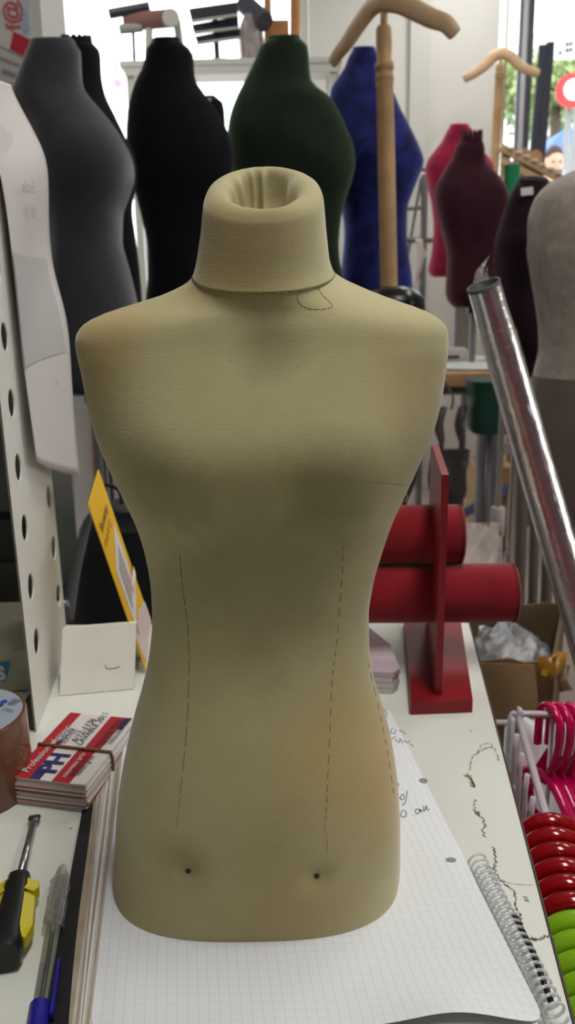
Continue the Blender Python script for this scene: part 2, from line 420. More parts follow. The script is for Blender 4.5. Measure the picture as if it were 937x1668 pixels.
nbk = thing('notebook', (0, .45, CT), 'open spiral squared-paper notebook with handwriting under the dress form', 'notebook')
nl = (BL-TL).normalized(); nx = (BR-BL).normalized()
# black back cover, sticking out on the left
cov = [BL-nx*.028-nl*.0, BR+nx*.004, TR+nx*.004, TL-nx*.017]
MB().prism([Vector((p.x, p.y, CT+.0004)) for p in (BL-nx*.0240+nl*.02, BR+nl*.005, TR, TL-nx*.0240)], (0, 0, .0016)).build('back_cover', black_cover, nbk)
# pages fanned out to the left in uneven bundles
rnd = random.Random(3)
grey_paper = mat('page_edge_grey', srgb(200, 192, 186), .9, var=.08, vscale=80)
for i in range(12):
    t = i/11; z = CT+.0022+i*.00072
    m = old_paper if i % 3 == 0 or i < 2 else (paper if i % 2 else grey_paper)
    g = []
    for a in range(13):
        u = a/12; L = BL.lerp(TL, u)-nx*((.0108+.0110*u)*(1-t)+.0010*math.sin(u*7+i)*(1-t)); R = BR.lerp(TR, u)-nx*.004
        dz = .0005*math.sin(u*5+i*1.7)
        g.append([Vector((L.x, L.y, z+dz*.5-.0006)), Vector((L.x+.006, L.y, z+.0002)), Vector((L.x+.03, L.y, z)), Vector((R.x, R.y, z))])
    MB().sheet(g, (0, 0, .0005)).build('page_bundle', m, nbk)
def page_h(u, v):
    # swell beside the form and the curl at the near right corner
    h = .0040*math.exp(-((u-.86)/.12)**2)*math.exp(-((v-.62)/.10)**2)
    h += .0034*math.exp(-((u-.9)/.15)**2)*math.exp(-((v-.38)/.08)**2)
    h += .0075*math.exp(-((u-.80)/.13)**2)*max(0, 1-v/.13)**1.6
    h -= .0018*max(0, (u-.95)/.05)**2*(1 if v < .75 else .4)
    h -= .004*max(0, (.06-u)/.06)**2*max(0, 1-v/.2)
    return max(h, -.0010)
NU, NV = 60, 80
g = []; uvs = []
for j in range(NV+1):
    v = j/NV; row = []
    for i in range(NU+1):
        u = i/NU
        uu, vv = u, v
        # rounded corners
        def corner(u, v, cu, cv, ru, rv):
            du = (abs(u-cu))/ru; dv = (abs(v-cv))/rv
            if du < 1 and dv < 1:
                a, b2 = 1-du, 1-dv; r = math.hypot(a, b2)
                mx_ = max(a, b2)
                if r > 1e-6 : k = mx_/r; return (cu+math.copysign(ru*(1-a*k), .5-cu), cv+math.copysign(rv*(1-b2*k), .5-cv))
            return u, v
        for cu in (0, 1):
            for cv in (0, 1): uu, vv = corner(uu, vv, cu, cv, .05, .036)
        p = BL.lerp(BR, uu).lerp(TL.lerp(TR, uu), vv)
        row.append(Vector((p.x, p.y, NB-.0004+page_h(uu, vv)))); uvs.append((uu*.2085, vv*.29))
    g.append(row)
pg = MB().sheet(g).build('top_page', grid_paper, nbk, smooth=True, recalc=False)
ul = pg.data.uv_layers.new(name='UVMap')
for lo in pg.data.loops: ul.data[lo.index].uv = uvs[lo.vertex_index]
page_bvh = BVHTree.FromPolygons([tuple(v.co+Vector((0, .45, CT))) for v in pg.data.vertices], [tuple(p.vertices) for p in pg.data.polygons])
def page_pt(px, py, dz=.0003):
    hit = page_bvh.ray_cast(CAM, ray(px, py).normalized())
    if hit[0]: return hit[0]+Vector((0, 0, dz))
    p = atH(px, py, NB)
    for _ in range(3):
        # invert the page map roughly
        v = (p-BL).dot((TL-BL).normalized())/(TL-BL).length; u = (p-BL-(TL-BL)*v).dot(nx)/(BR-BL).length
        p = atH(px, py, NB-.0004+page_h(min(1, max(0, u)), min(1, max(0, v))))
    return p+Vector((0, 0, dz))
for px, py, w, h in ((690, 1272, 7, 4), (735, 1401, 8.5, 3.8)):  # shade inside the punched holes, painted as grey discs
    MB().add([page_pt(px+math.cos(t)*w+math.sin(t)*w*.15, py+math.sin(t)*h) for t in [2*PI*k/20 for k in range(20)]], [tuple(range(20))]).build('punch_hole_shade', mat('punch_hole_shade', srgb(140, 140, 144), .9), nbk)
ink = mat('blue_ink', srgb(52, 58, 104), .7)
strokes = [[(622, 1152), (628, 1158), (630, 1166), (624, 1172)], [(618, 1160), (622, 1157), (624, 1163), (619, 1165)], [(620, 1190), (627, 1188)], [(632, 1186), (634, 1195)], [(640, 1186), (637, 1193), (643, 1195), (645, 1188)], [(650, 1190), (656, 1192), (661, 1196)],
           [(632, 1208), (640, 1203), (645, 1200)], [(644, 1204), (650, 1210), (652, 1203), (656, 1211)], [(658, 1206), (664, 1210), (668, 1207)], [(668, 1212), (674, 1216)],
           [(649, 1276), (650, 1281)], [(652, 1300), (656, 1294), (659, 1300), (654, 1303), (651, 1299)], [(664, 1288), (662, 1300), (660, 1308), (655, 1312)], [(653, 1325), (657, 1320), (662, 1324), (660, 1331), (654, 1330), (653, 1325)],
           [(686, 1322), (680, 1318), (677, 1320), (679, 1326), (684, 1323), (684, 1318), (688, 1323)], [(690, 1313), (691, 1322), (695, 1313), (696, 1320), (700, 1318)]]
mb = MB()
for s in strokes: mb.tube(smooth_path([page_pt(x, y, .0001) for x, y in s], 5), .00026, 5)
mb.build('handwriting', ink, nbk)
# plastic coil
coil_m = clear('coil_plastic', (.93, .94, .97), .2, .2, .35)
c0 = atH(788, 1418, NB); c1 = atH(908, 1652, NB); c0.z = c1.z = NB-.0015
cd = (c1-c0).normalized(); cs = Vector((-cd.y, cd.x, 0)); turns = 23; pts = []
c0b = c0-cd*.012
Lc = (c1-c0b).length
for i in range(turns*16+1):
    t = i/16; a = 2*PI*t
    pts.append(c0b+cd*(Lc*t/turns)+cs*(math.cos(a)*.0056)+Vector((0, 0, math.sin(a)*.0054-.0012)))
MB().tube(pts, .00085, 7).build('spiral_coil', coil_m, nbk, smooth=True)
MB().tube([atH(838, 1490, NB-.001), atH(868, 1550, NB-.001), atH(898, 1632, NB-.001)], .0016, 8).build('cover_edge', black_cover, nbk, smooth=True)

# ================================================================== bracelet stand
red_paint = mat('red_lacquer', srgb(128, 10, 22), .45, var=.12, vscale=40)
red_velvet = mat('red_velvet', srgb(134, 2, 22), .95, sheen=.45, bump=.25, bscale=900, var=.12, vscale=60)
st = thing('bracelet_stand', (.134, .70, CT), 'red two-tier bracelet stand with velvet rolls at the back of the counter', 'jewellery stand')
sd = Vector((.0245, .184, 0)).normalized(); ss = Vector((sd.y, -sd.x, 0))
bc = [Vector((.0963, .6055, 0)), Vector((.1465, .6075, 0)), Vector((.1735, .789, 0)), Vector((.1170, .792, 0))]
bm = MB().prism([Vector((p.x, p.y, CT+.0003)) for p in bc], (0, 0, .011)).build('base', red_paint, st)
bf = Vector((.1205, .617, CT+.0113)); bd = Vector((.0225, .190, 0)).normalized(); bs = Vector((bd.y, -bd.x, 0))
bk = bf+bd*.150; topz = .995
prof = [bf, bk, bk+Vector((0, 0, .175)), bk-bd*.02+Vector((0, 0, .185)), bf+Vector((.001, .003, topz-bf.z))]
MB().prism([p-bs*.0028 for p in prof], bs*.0056).build('upright_board', red_paint, st)
def roll(ca, cb, rad, name='velvet_roll'):
    ax = (cb-ca).normalized(); L = (cb-ca).length
    o = MB().lathe([(rad*.55, .0), (rad*.9, 0), (rad, .002), (rad, L-.002), (rad*.93, L), (rad*.9, L), (rad*.55, L)], ca, ax, 40).build(name, red_velvet, st, smooth=True, auto=40)
    MB().lathe([(rad*1.0, 0), (rad*1.015, .0005), (rad*1.015, .002), (rad*1.0, .0025)], cb-ax*.004, ax, 40, False).build('end_trim', mat('dark_red_trim', srgb(96, 8, 18), .7), o, smooth=True)
    return o
lo = atY(717, 966, .70); hi = atY(722, 870, .715)
sx = Vector((1, -.03, 0)).normalized()
roll(lo-sx*.13, lo+sx*((838-717)*scale(lo)), .0262)
roll(hi-sx*.07, hi+sx*((752-722)*scale(hi)), .0268)

# ================================================================== business cards
card_w = mat('card_white', srgb(214, 208, 204), .7); card_red = mat('card_red', srgb(168, 28, 40), .6); card_blue = mat('card_blue', srgb(44, 44, 104), .6); card_pink = mat('card_pink', srgb(196, 150, 150), .7); ink_k = mat('card_black', srgb(40, 36, 40), .7)
zt = CT+.020
A = atH(16, 1266, zt); B = atH(122, 1282, zt); D = atH(118, 1160, zt); 
ca = (D-A); ca.z = 0; cb_ = (B-A); cb_.z = 0
ua = ca.normalized(); la = ca.length; ub = Vector((ua.y, -ua.x, 0)); lb = .055
la = .088
cards = thing('business_card_bundle', (A.x, A.y, CT), 'rubber-banded bundle of red, white and blue business cards left of the notebook', 'business cards')
N = 16
for i in range(N):
    j = Vector((rnd.uniform(-.0012, .0012), rnd.uniform(-.0012, .0012), 0)); z = CT+.0004+i*.0012
    q = [A+j, A+ub*lb+j, A+ub*lb+ua*la+j, A+ua*la+j]
    MB().prism([Vector((p.x, p.y, z)) for p in q], (0, 0, .0011)).build('card', card_pink if i % 5 == 2 else card_w, cards)
zt = CT+.0004+N*.0012
def cp(a, b2, dz=.0): p = A+ua*(a*la)+ub*(b2*lb); return Vector((p.x, p.y, zt+dz))
# fanned top card, tilted up away from us
q = [cp(0, 0, .0004), cp(0, 1, .0004), cp(1, 1, .0012), cp(1, 0, .0012)]
tc_ = MB().prism(q, (0, 0, .0006)).build('top_card', card_w, cards)
def cq(a0, b0, a1, b1, m, dz=.0011, name='print_band'):
    return MB().add([cp(a0, b0, dz+.0008*a0), cp(a0, b1, dz+.0008*a0), cp(a1, b1, dz+.0008*a1), cp(a1, b0, dz+.0008*a1)], [(0, 1, 2, 3)]).build(name, m, tc_)
cq(0, 0, 1, .17, card_red); cq(0, .17, .55, .26, card_red, .00115); cq(.0, .26, .10, .40, card_blue, .00115)
cq(0, .56, .45, .80, card_red); cq(.47, .62, 1, .84, card_red); cq(.80, .84, 1, .92, card_blue)
cq(0, .90, .02, 1, card_w, .00118)
xa = ua; ya = -ub
text('Professionnel', .0078, cp(.06, .19, .0016), xa, ya, card_w, tc_, shear=.2)
text('PH', .020, cp(.09, .52, .0014), xa, ya, card_blue, tc_, bold=.0008)
for k, s in enumerate(('nouveau prix', 'qualite pro', 'vente gros')): text(s, .0058, cp(.06+.02*k, .70+.075*k, .0014), xa, ya, ink_k if k else card_w, tc_)
for k, s in enumerate(('PRESSING', 'MAISON', 'TEXTILE')): text(s, .0062, cp(.48, .24+.06*k-.03, .0018), xa, ya, card_blue if k else card_w, tc_)
text('6/12-1136', .0082, cp(.54, .46, .0019), xa, ya, ink_k, tc_, shear=.3)
text('LAVABLE 2015', .0076, cp(.50, .56, .0019), xa, ya, ink_k, tc_, shear=.3)
for k in range(3): text('retouche vente', .0062, cp(.50+.03*k, .80+.07*k, .0021), xa, ya, ink_k, tc_)
bandm = mat('rubber_band', srgb(112, 84, 62), .7)
w = .0015
mb = MB(); loop = [cp(.47, -.015, .0014), cp(.47, 1.015, .0016), cp(.47, 1.02, -.0205+.0004), cp(.47, -.02, -.0192)]
lp = [cp(.46, -.012, .0022), cp(.45, .25, .0024), cp(.45, .5, .0024), cp(.45, .75, .0024), cp(.45, 1.012, .0022), cp(.45, 1.03, -.002), cp(.45, 1.03, -.017), cp(.46, -.03, -.017), cp(.46, -.03, -.002)]
mb.tube(lp, .0012, 8, closed=True).build('rubber_band', bandm, cards, smooth=True)

# ================================================================== screwdriver
blk_plastic = mat('black_plastic', srgb(22, 24, 26), .4); yel_plastic = mat('yellow_plastic', srgb(212, 196, 30), .4); steel = mat('steel', (.55, .55, .56), .25, 1.0)
sdz = CT+.0105
tip = atH(57, 1328, CT+.004); col = atH(32, 1432, sdz); end = atH(5, 1560, sdz)
ax = (end-col).normalized(); L = (end-col).length
scd = thing('screwdriver', (col.x, col.y, CT), 'flat-blade screwdriver with black and yellow handle lying on the counter', 'screwdriver')
MB().tube([col, tip.lerp(col, .12)], .0024, 14).build('shaft', steel, scd, smooth=True)
sx_ = Vector((ax.y, -ax.x, 0)).normalized()
t0 = tip.lerp(col, .14); t1 = tip.lerp(col, .05)
MB().loft([[t0+sx_*.0024*math.cos(a)+Vector((0, 0, 1))*.0024*math.sin(a) for a in [k*PI/4 for k in range(8)]], [t1+sx_*.0042*math.cos(a)+Vector((0, 0, 1))*.0016*math.sin(a) for a in [k*PI/4 for k in range(8)]], [tip+sx_*.0036*math.cos(a)+Vector((0, 0, 1))*.0006*math.sin(a) for a in [k*PI/4 for k in range(8)]]]).build('blade_tip', mat('dark_steel', (.18, .17, .17), .35, 1.0), scd, smooth=True)
def hring(t, r, sq=3.0):
    c = col+ax*(L*t); return [c+sx_*sgn(math.cos(a), 2/sq)*r+Vector((0, 0, 1))*sgn(math.sin(a), 2/sq)*r for a in [2*PI*k/32 for k in range(32)]]
MB().loft([hring(-.02, .0055), hring(0, .0062), hring(.09, .0064), hring(.16, .0072), hring(.24, .0072), hring(.3, .0072), hring(.80, .0082), hring(.92, .0094), hring(1.0, .0080)]).build('handle', blk_plastic, scd, smooth=True, auto=50)
for s in (1, -1):
    for q in (0, 1):
        mb = MB(); rr = []
        for t, r in ((.10, .0080), (.13, .0118), (.22, .0122), (.27, .0100)) if q == 0 else ((.30, .0090), (.34, .0112), (.72, .0126), (.86, .0100)):
            c = col+ax*(L*t); rr.append([c+sx_*s*(r*(.52 if k in (0, 3) else 1.0))+Vector((0, 0, 1))*(.0062*[-1, -.5, .5, 1][k]) for k in range(4)])
        mb.loft(rr).build('grip_flute', yel_plastic, scd)
# ================================================================== pen
pz = CT+.0045
pa = atH(103, 1408, pz); pb = atH(68, 1625, pz); pc = atH(50, 1690, pz)
pen = thing('ballpoint_pen', (pa.x, pa.y, CT), 'clear plastic ballpoint pen with blue cap lying beside the black notebook cover', 'pen')
pax = (pb-pa).normalized()
bar = clear('pen_barrel', (.84, .85, .84), .22, .08, .06)
MB().tube([pa, pa+pax*.004, pa+pax*.014, pa+pax*.03, pb, pb+pax*.01], [.0008, .0030, .0040, .0040, .0040, .0040], 6).build('barrel', bar, pen)
MB().tube([pa+pax*.03, pb+pax*.01], .0013, 8).build('ink_tube', mat('ink_dark', srgb(30, 30, 44), .4), pen, smooth=True)
wr = MB(); psx = Vector((pax.y, -pax.x, 0))
gr = []
for i in range(12):
    t = i/11; row = []
    for k in range(9):
        a = PI*k/8; r = (.0048+.0012*math.sin(i*1.9+k*2.3)*.5)*min(1, .12+i*.3)
        row.append(pa+pax*(.001+.052*t)+psx*math.cos(a)*(r+.0008)+Vector((0, 0, max(-pz+CT+.0006, math.sin(a)*r-.0006))))
    gr.append(row)
wr.sheet(gr).build('wrapper', clear('wrap_film', (.80, .80, .77), .35, .12, .12, .8, 300), pen, smooth=True)
blue_cap = mat('blue_cap', srgb(34, 30, 140), .35)
pn = pb+pax*.004
MB().tube([pn, pn+pax*.001, pn+pax*.03, pn+pax*.045], [.0044, .0052, .0050, .0040], 14).build('cap', blue_cap, pen, smooth=True, auto=40)
MB().box(pb+psx*(.0062 if psx.x > 0 else -.0062)-pax*.004+Vector((0, 0, .001)), (.0016, .034, .004), mtx=Matrix.Rotation(math.atan2(-pax.x, pax.y)+PI*0, 4, 'Z')).build('cap_clip', blue_cap, pen)

# ================================================================== left rear: panel, papers, tape, boxes
pan = thing('perforated_panel', (-.205, .67, CT), 'upright white perforated board with round holes at the left of the counter', 'perforated board')
pm = mat('panel_white', srgb(224, 221, 214), .5)
P0 = Vector((-.2025, .5905, CT+.0005)); P1 = Vector((-.2185, .755, CT+.0005)); ph = .46
pd = (P1-P0).normalized(); pl = (P1-P0).length; pnrm = Vector((pd.y, -pd.x, 0))
# hole grid measured on the near column
hz = [atX(5, 549, -.2055), atX(19, 657, -.2055), atX(31, 761, -.2055), atX(42, 859, -.2055), atX(53, 953, -.2055), atX(62, 1042, -.2055)]
def panel_mesh(mb, u0_, u1_, holes, z0, z1):
    """strip of the board between u0 and u1 with one column of round holes (two-sided, with thickness)"""
    T = -pnrm*.0012
    P = lambda u, z: P0+pd*u+Vector((0, 0, z-P0.z))
    cu, r, zs = holes
    cuts = [z0]+[(zs[i]+zs[i+1])/2 for i in range(len(zs)-1)]+[z1]
    n = 24
    for i, zc_ in enumerate(zs):
        a, b2 = cuts[i], cuts[i+1]; inn = []; out = []
        for k in range(n):
            t = 2*PI*k/n; c, s = math.cos(t), math.sin(t); inn.append((cu+r*c, zc_+r*s))
            sc = min((u1_-cu)/c if c > 1e-6 else ((u0_-cu)/c if c < -1e-6 else 9), (b2-zc_)/s if s > 1e-6 else ((a-zc_)/s if s < -1e-6 else 9))
            out.append((cu+c*sc, zc_+s*sc))
        # put the corners in
        vs = []; fs = []
        for (q, off) in ((inn, 0), (out, 0), (inn, 1), (out, 1)): vs += [P(u, z)+T*off for u, z in q]
        for k in range(n):
            m2 = (k+1) % n
            fs += [(k, m2, n+m2, n+k), (2*n+m2, 2*n+k, 3*n+k, 3*n+m2), (m2, k, 2*n+k, 2*n+m2)]
        mb.add(vs, fs)
        for cu_, cz_ in ((u0_, a), (u1_, a), (u0_, b2), (u1_, b2)):
            ang = math.atan2(cz_-zc_, cu_-cu); k = int((ang % (2*PI))/(2*PI)*n); m2 = (k+1) % n
            mb.add([P(*out[k]), P(*out[m2]), P(cu_, cz_)], [(0, 1, 2)]); mb.add([P(*out[k])+T, P(*out[m2])+T, P(cu_, cz_)+T], [(0, 2, 1)])
zs_n = [h.z for h in hz][::-1]; step = (zs_n[-1]-zs_n[0])/5
zs_n = zs_n+[zs_n[-1]+step*(i+1) for i in range(int((CT+ph-.03-zs_n[-1])/step))]
un = (hz[2].y-P0.y)/pd.y
h2 = [atX(76, 786, -.2165), atX(85, 865, -.2165), atX(93.5, 943, -.2165)]
uf = (h2[1].y-P0.y)/pd.y
mid = (un+uf)/2
mb = MB()
panel_mesh(mb, 0, mid, (un, .0108, zs_n), CT+.0005, CT+ph)
panel_mesh(mb, mid, pl, (uf, .0108, [z-.001 for z in zs_n]), CT+.0005, CT+ph)
mb.build('board', pm, pan, recalc=False)
MB().box(P0+Vector((-.0052, .012, .0125)), (.006, .018, .024)).build('foot_bracket', mat('bracket_brown', srgb(62, 50, 46), .6), pan)
print('panel', un, uf, pl, step, len(zs_n))
# ------------------------------------------------ papers by the panel
sheet_m = mat('thin_paper', srgb(206, 200, 198), .8, spec=.25, sub=0.0)
near = [(-70, 95), (-30, 190), (2, 290), (22, 430), (40, 600), (61, 752)]
far = [(22, 138), (54, 216), (80, 300), (89, 440), (112, 570), (134, 776)]
nr = smooth_path([atY(x, y, .648) for x, y in near], 8); fr = smooth_path([atY(x, y, .775) for x, y in far], 8)
sg = []
for i in range(len(nr)):
    row = []
    for k in range(13):
        u = k/12; p = nr[i].lerp(fr[i], u); p += Vector((-.006*math.sin(PI*u)+.0025*math.sin(i*.35+u*4)*u, 0, 0)); row.append(p)
    sg.append(row)
sh = MB().sheet(sg, (-.0004, 0, 0)).build('paper_sheet', sheet_m, None, smooth=True, origin=nr[-1])
tag(sh, 'long curling thin white paper sheet with faint print hanging on the perforated board', 'paper sheet')
def sheet_pt(u, i, off=.0006):
    i = max(0, min(len(sg)-1.001, i)); a = int(i); t = i-a; k = u*12; c = int(min(k, 11)); f = k-c
    p = sg[a][c].lerp(sg[a][c+1], f).lerp(sg[a+1][c].lerp(sg[a+1][c+1], f), t)
    return p+Vector((off, 0, 0))
gh = mat('ghost_print', srgb(184, 181, 179), .85); gh2 = mat('ghost_dark', srgb(168, 165, 163), .85)
b = MB(); b.sheet([[sheet_pt(u/10, i) for u in range(0, 10)] for i in [23+.5*q for q in range(0, 19)]]).build('printed_block', gh, sh, smooth=True, recalc=False)
for (i0, s, word) in ((17.2, .013, 'Escale'), (19.6, .013, '00'), (34, .011, 'le')):
    p0 = sheet_pt(.62, i0, .0045); d1 = (sheet_pt(.62, i0+3)-sheet_pt(.62, i0)).normalized(); d2 = (sheet_pt(.9, i0)-sheet_pt(.3, i0)).normalized()
    text(word, s, p0, -d2, -d1, gh2, sh, 'faint_lettering', off=-.0002)
# ------------------------------------------------ folded white card carton at the back left corner
wc = mat('white_card', srgb(228, 224, 214), .6, var=.03, vscale=30)
f0 = atH(97, 1133, CT+.0006); f1 = atH(218, 1122, CT+.0006); t0 = atY(102, 1021, f0.y+.030); t1 = atY(222, 1018, f1.y+.030)
t0.z = t1.z = (t0.z+t1.z)/2
wcb = thing('folded_card', ((f0.x+f1.x)/2, f0.y+.03, CT), 'folded blank white card with a small tab slot at the back left of the counter', 'card')
pts = [f0, f1, t1, t0]
MB().prism(pts, Vector((0, .003, 0))).build('front_flap', wc, wcb)
bk0 = Vector((f0.x, f0.y+.065, CT+.0006)); bk1 = Vector((f1.x, f1.y+.065, CT+.0006))
MB().prism([t0+Vector((0, .003, 0)), t1+Vector((0, .003, 0)), bk1, bk0], Vector((0, .002, 0))).build('rear_flap', wc, wcb)
fl = lambda u, v: f0.lerp(f1, u).lerp(t0.lerp(t1, u), v)+Vector((0, -.0003, .0001))
MB().tube(smooth_path([fl(.60, .40), fl(.62, .345), fl(.72, .335), fl(.80, .36)], 6), .0004, 5).build('tab_slot', mat('slot_grey', srgb(150, 142, 130), .9), wcb)
# ------------------------------------------------ yellow card
yel = mat('yellow_card', srgb(236, 186, 30), .5); dkt = mat('card_text_brown', srgb(120, 88, 24), .7)
ya_ = atY(145, 822, .70); yb_ = atY(161, 765, .775); yc_ = atY(253, 998, .765); yd_ = atY(238, 1090, .690)
yc2 = yd_+(yb_-ya_)
ycd = thing('yellow_card', (yd_.x, yd_.y, CT), 'tall yellow printed card with a white label leaning behind the dress form, left side', 'card')
yn = (yb_-ya_).cross(yd_-ya_).normalized()
if yn.dot(CAM-ya_) < 0: yn = -yn
YP = lambda u, v, o=.0: ya_+(yb_-ya_)*u+(yd_-ya_)*v+yn*o
MB().prism([YP(0, 0), YP(1, 0), YP(1, 1), YP(0, 1)], -yn*.0012).build('card_board', yel, ycd)
MB().add([YP(.18, .44, .0004), YP(.82, .30, .0004), YP(.82, .72, .0004), YP(.18, .80, .0004)], [(0, 1, 2, 3)]).build('white_label', mat('label_white', srgb(226, 220, 222), .5), ycd)
grey_lab = mat('label_grey', srgb(176, 166, 160), .7, var=.3, vscale=700)
MB().add([YP(.30, .47, .0007), YP(.66, .40, .0007), YP(.66, .64, .0007), YP(.30, .72, .0007)], [(0, 1, 2, 3)]).build('label_print', grey_lab, ycd)
xd = (yb_-ya_); yd2 = -(yd_-ya_)
text('Bonnetrap', .0115, YP(.12, .20, .0003), xd, yd2, dkt, ycd, shear=.2, bold=.0002)
text('choix 01 02', .0100, YP(.06, .275, .0003), xd, yd2, dkt, ycd)
tapec = clear('tape_film', (.95, .9, .94), .2, .15, .55)
MB().sheet([[YP(.02, .80, .0008), YP(.5, .78, .0016), YP(1.0, .86, .0008)], [YP(.02, .9, .0008), YP(.5, .9, .003), YP(1.02, .95, .0008)], [YP(.1, .99, .0008), YP(.5, .99, .0016), YP(1.0, 1.0, .0008)]]).build('clear_tape', tapec, ycd, smooth=True)
MB().sheet([[YP(.62, .64, .001), YP(.86, .60, .004), YP(1.03, .63, .001)], [YP(.6, .70, .001), YP(.85, .67, .003), YP(1.02, .68, .001)]], (0, 0, .0006)).build('torn_tape', mat('tape_white', srgb(228, 214, 190), .5), ycd, smooth=True)
# ------------------------------------------------ packing tape, carton with blue label, grey bin behind the board
brown_tape = mat('brown_tape', srgb(108, 68, 42), .3, var=.08, vscale=30, coat=.3)
core_m = mat('tape_core', srgb(150, 160, 172), .5)
tcn = atH(-18, 1206, CT); tcn = atH(-60, 1164, CT+.058); tcn.z = CT
tp = thing('packing_tape_roll', tcn, 'roll of brown packing tape with a printed pale blue core standing at the left edge', 'tape roll')
zt_ = CT+.050
MB().lathe([(.033, .0005), (.0405, .0005), (.0415, .002), (.0415, .056), (.0408, .058), (.0391, .058)], tcn, (0, 0, 1), 56).build('tape_winding', brown_tape, tp, smooth=True, auto=40)
MB().lathe([(.0, .0555), (.0375, .0555), (.0390, .0582), (.0, .0584)], tcn, (0, 0, 1), 56, True).build('core_label', core_m, tp, smooth=True, auto=40)
lab_b = mat('label_blue_ink', srgb(44, 62, 150), .6)
text('EEST', .0105, atH(12, 1146, CT+.0590), (1, -.35, 0), (.35, 1, 0), mat('label_slate', srgb(84, 98, 120), .7), tp, bold=.0002, xs=.33)
text('S', .0125, atH(-7, 1150, CT+.0590), (1, -.25, 0), (.25, 1, 0), lab_b, tp, bold=.0006, xs=.75)
text('(386)', .0045, atH(2, 1156, CT+.0590), (1, -.4, 0), (.4, 1, 0), mat('label_slate', srgb(104, 118, 136), .7), tp)
ctn_m = mat('grey_carton', srgb(172, 168, 150), .8, var=.05, vscale=20)
xcr = atY(50, 1100, .66).x
ctn = thing('small_carton', (-.345, .70, CT), 'pale grey carton with a blue S label standing behind the tape roll', 'carton')
bq = MB(); bq.box((xcr-.115, .72, atY(20, 1060, .66).z/2+CT/2+.0003), (.23, .12, atY(20, 1060, .66).z-CT-.0006), bev=.002).build('carton_body', ctn_m, ctn)
bl = mat('blue_label', srgb(36, 116, 168), .5)
lz = .6594
MB().add([atY(-120, 1122, lz), atY(10, 1109, lz), atY(17, 1077, lz), atY(-120, 1090, lz)], [(0, 1, 2, 3)]).build('blue_label', bl, ctn)
text('S', .017, atY(-4, 1107, lz-.0003), (1, 0, .09), (0, 0, 1), mat('label_light', srgb(200, 210, 200), .6), ctn, bold=.001)
binm = mat('grey_bin', srgb(74, 78, 74), .35, var=.05, vscale=12)
gb = thing('grey_display_case', (-.42, .90, CT), 'dark grey plastic case standing behind the perforated board, far left', 'case')
MB().box((-.42, .90, CT+.20), (.32, .18, .399), bev=.01).build('case_body', binm, gb)
MB().box((-.42, .805, CT+.098), (.32, .012, .05), bev=.004).build('black_tray', blk_plastic, gb)
mb = MB()
for (x, z) in ((-.288, CT+.27), (-.285, CT+.225), (-.29, CT+.32)): mb.lathe([(.0, .0), (.011, 0), (.012, .003), (.0085, .007), (0, .0085)], (x, .81, z), (0, -1, 0), 24)  # raised discs stand in for round glass reflections on the case
mb.build('reflection_discs', mat('reflection_grey', srgb(92, 97, 93), .15), gb, smooth=True, auto=50)

# ================================================================== behind the counter, left
black_fab = mat('black_fabric', srgb(13, 14, 19), .9, sheen=.15, bump=.2, bscale=300)
bg = MB()
Yb = 1.02; c = atY(195, 910, Yb)
prof = [(820, 175, 300), (828, 150, 330), (860, 130, 350), (920, 122, 355), (980, 122, 355), (1030, 128, 350), (1100, 135, 345)]
rr = []
for py, L, R, in [(p[0], p[1], p[2]) for p in lerp_rows(prof, 24)]:
    p = atY((L+R)/2, py, Yb+.07); rr.append(ring(p.x, Yb+.07, p.z, (R-L)/2*scale(p), .07*(1 if py > 840 else .7), 2.6, 40, f=lambda t, x, y: (x*(1+.02*math.sin(5*t)), y)))
tote = thing('black_tote_bag', (c.x, Yb+.07, .0), 'slumped black fabric bag standing behind the counter below the yellow card', 'bag')
low = [Vector((p.x, p.y, .002)) for p in rr[-1]]
bg.loft(rr+[low]).build('bag_body', black_fab, tote, smooth=True, auto=60)
hp = [atY(160, 826, Yb+.07), atY(156, 800, Yb+.08), atY(175, 790, Yb+.085), atY(195, 800, Yb+.08), atY(200, 824, Yb+.07)]
MB().tube(smooth_path(hp, 6), .006, 8, .4).build('bag_handle', black_fab, tote, smooth=True)
# grey bent arm
am = mat('grey_metal', srgb(120, 122, 126), .35, .7)
pth = smooth_path([atY(149, 836, .93), atY(139, 868, .93), atY(126, 915, .92), atY(115, 965, .91), atY(108, 1012, .90), atY(104, 1060, .90), Vector((atY(104, 1060, .90).x, .90, .004))], 8)
arm = MB().tube(pth, [.003+.006*min(1, i/26) for i in range(len(pth))], 12, .45, ref=(1, 0, 0)).build('bent_arm', am, None, smooth=True, origin=Vector((pth[-1].x, pth[-1].y, pth[-1].z)))
tag(arm, 'grey metal arm curving up behind the folded white card and perforated board', 'metal arm')
chrome = mat('chrome', (.62, .62, .63), .18, 1.0); grey_tube = mat('grey_tube', srgb(128, 130, 132), .45, .3); dark_tube = mat('dark_tube', srgb(52, 54, 58), .4, .5)
def pole(name, px0, px1, Y, rad, m, label, cat, floor=True, group=None, top_only=False):
    a = atY(*px0, Y); b2 = atY(*px1, Y); d = (b2-a).normalized()
    e = a+d*((a.z-.002)/-d.z) if floor else b2
    o = thing(name, (e.x, e.y, 0 if floor else e.z), label, cat, group)
    MB().tube([a, e], rad, 16).build('tube', m, o, smooth=True, auto=60)
    MB().lathe([(rad*1.02, -.001), (rad*1.1, -.001), (rad*1.1, .006), (rad*.5, .010)], a-d*.004*0, -d, 16).build('end_cap', m, o, smooth=True, auto=50)
    if floor: MB().lathe([(.0, .0), (rad*1.8, 0), (rad*1.8, .008), (rad*1.1, .02), (0, .02)], (e.x, e.y, .0005), (0, 0, 1), 16).build('foot', blk_plastic, o, smooth=True, auto=50)
    return o
pole('metal_post', (166, 640), (174, 815), 1.40, .0055, chrome, 'slim chrome post rising just above the yellow card', 'post')
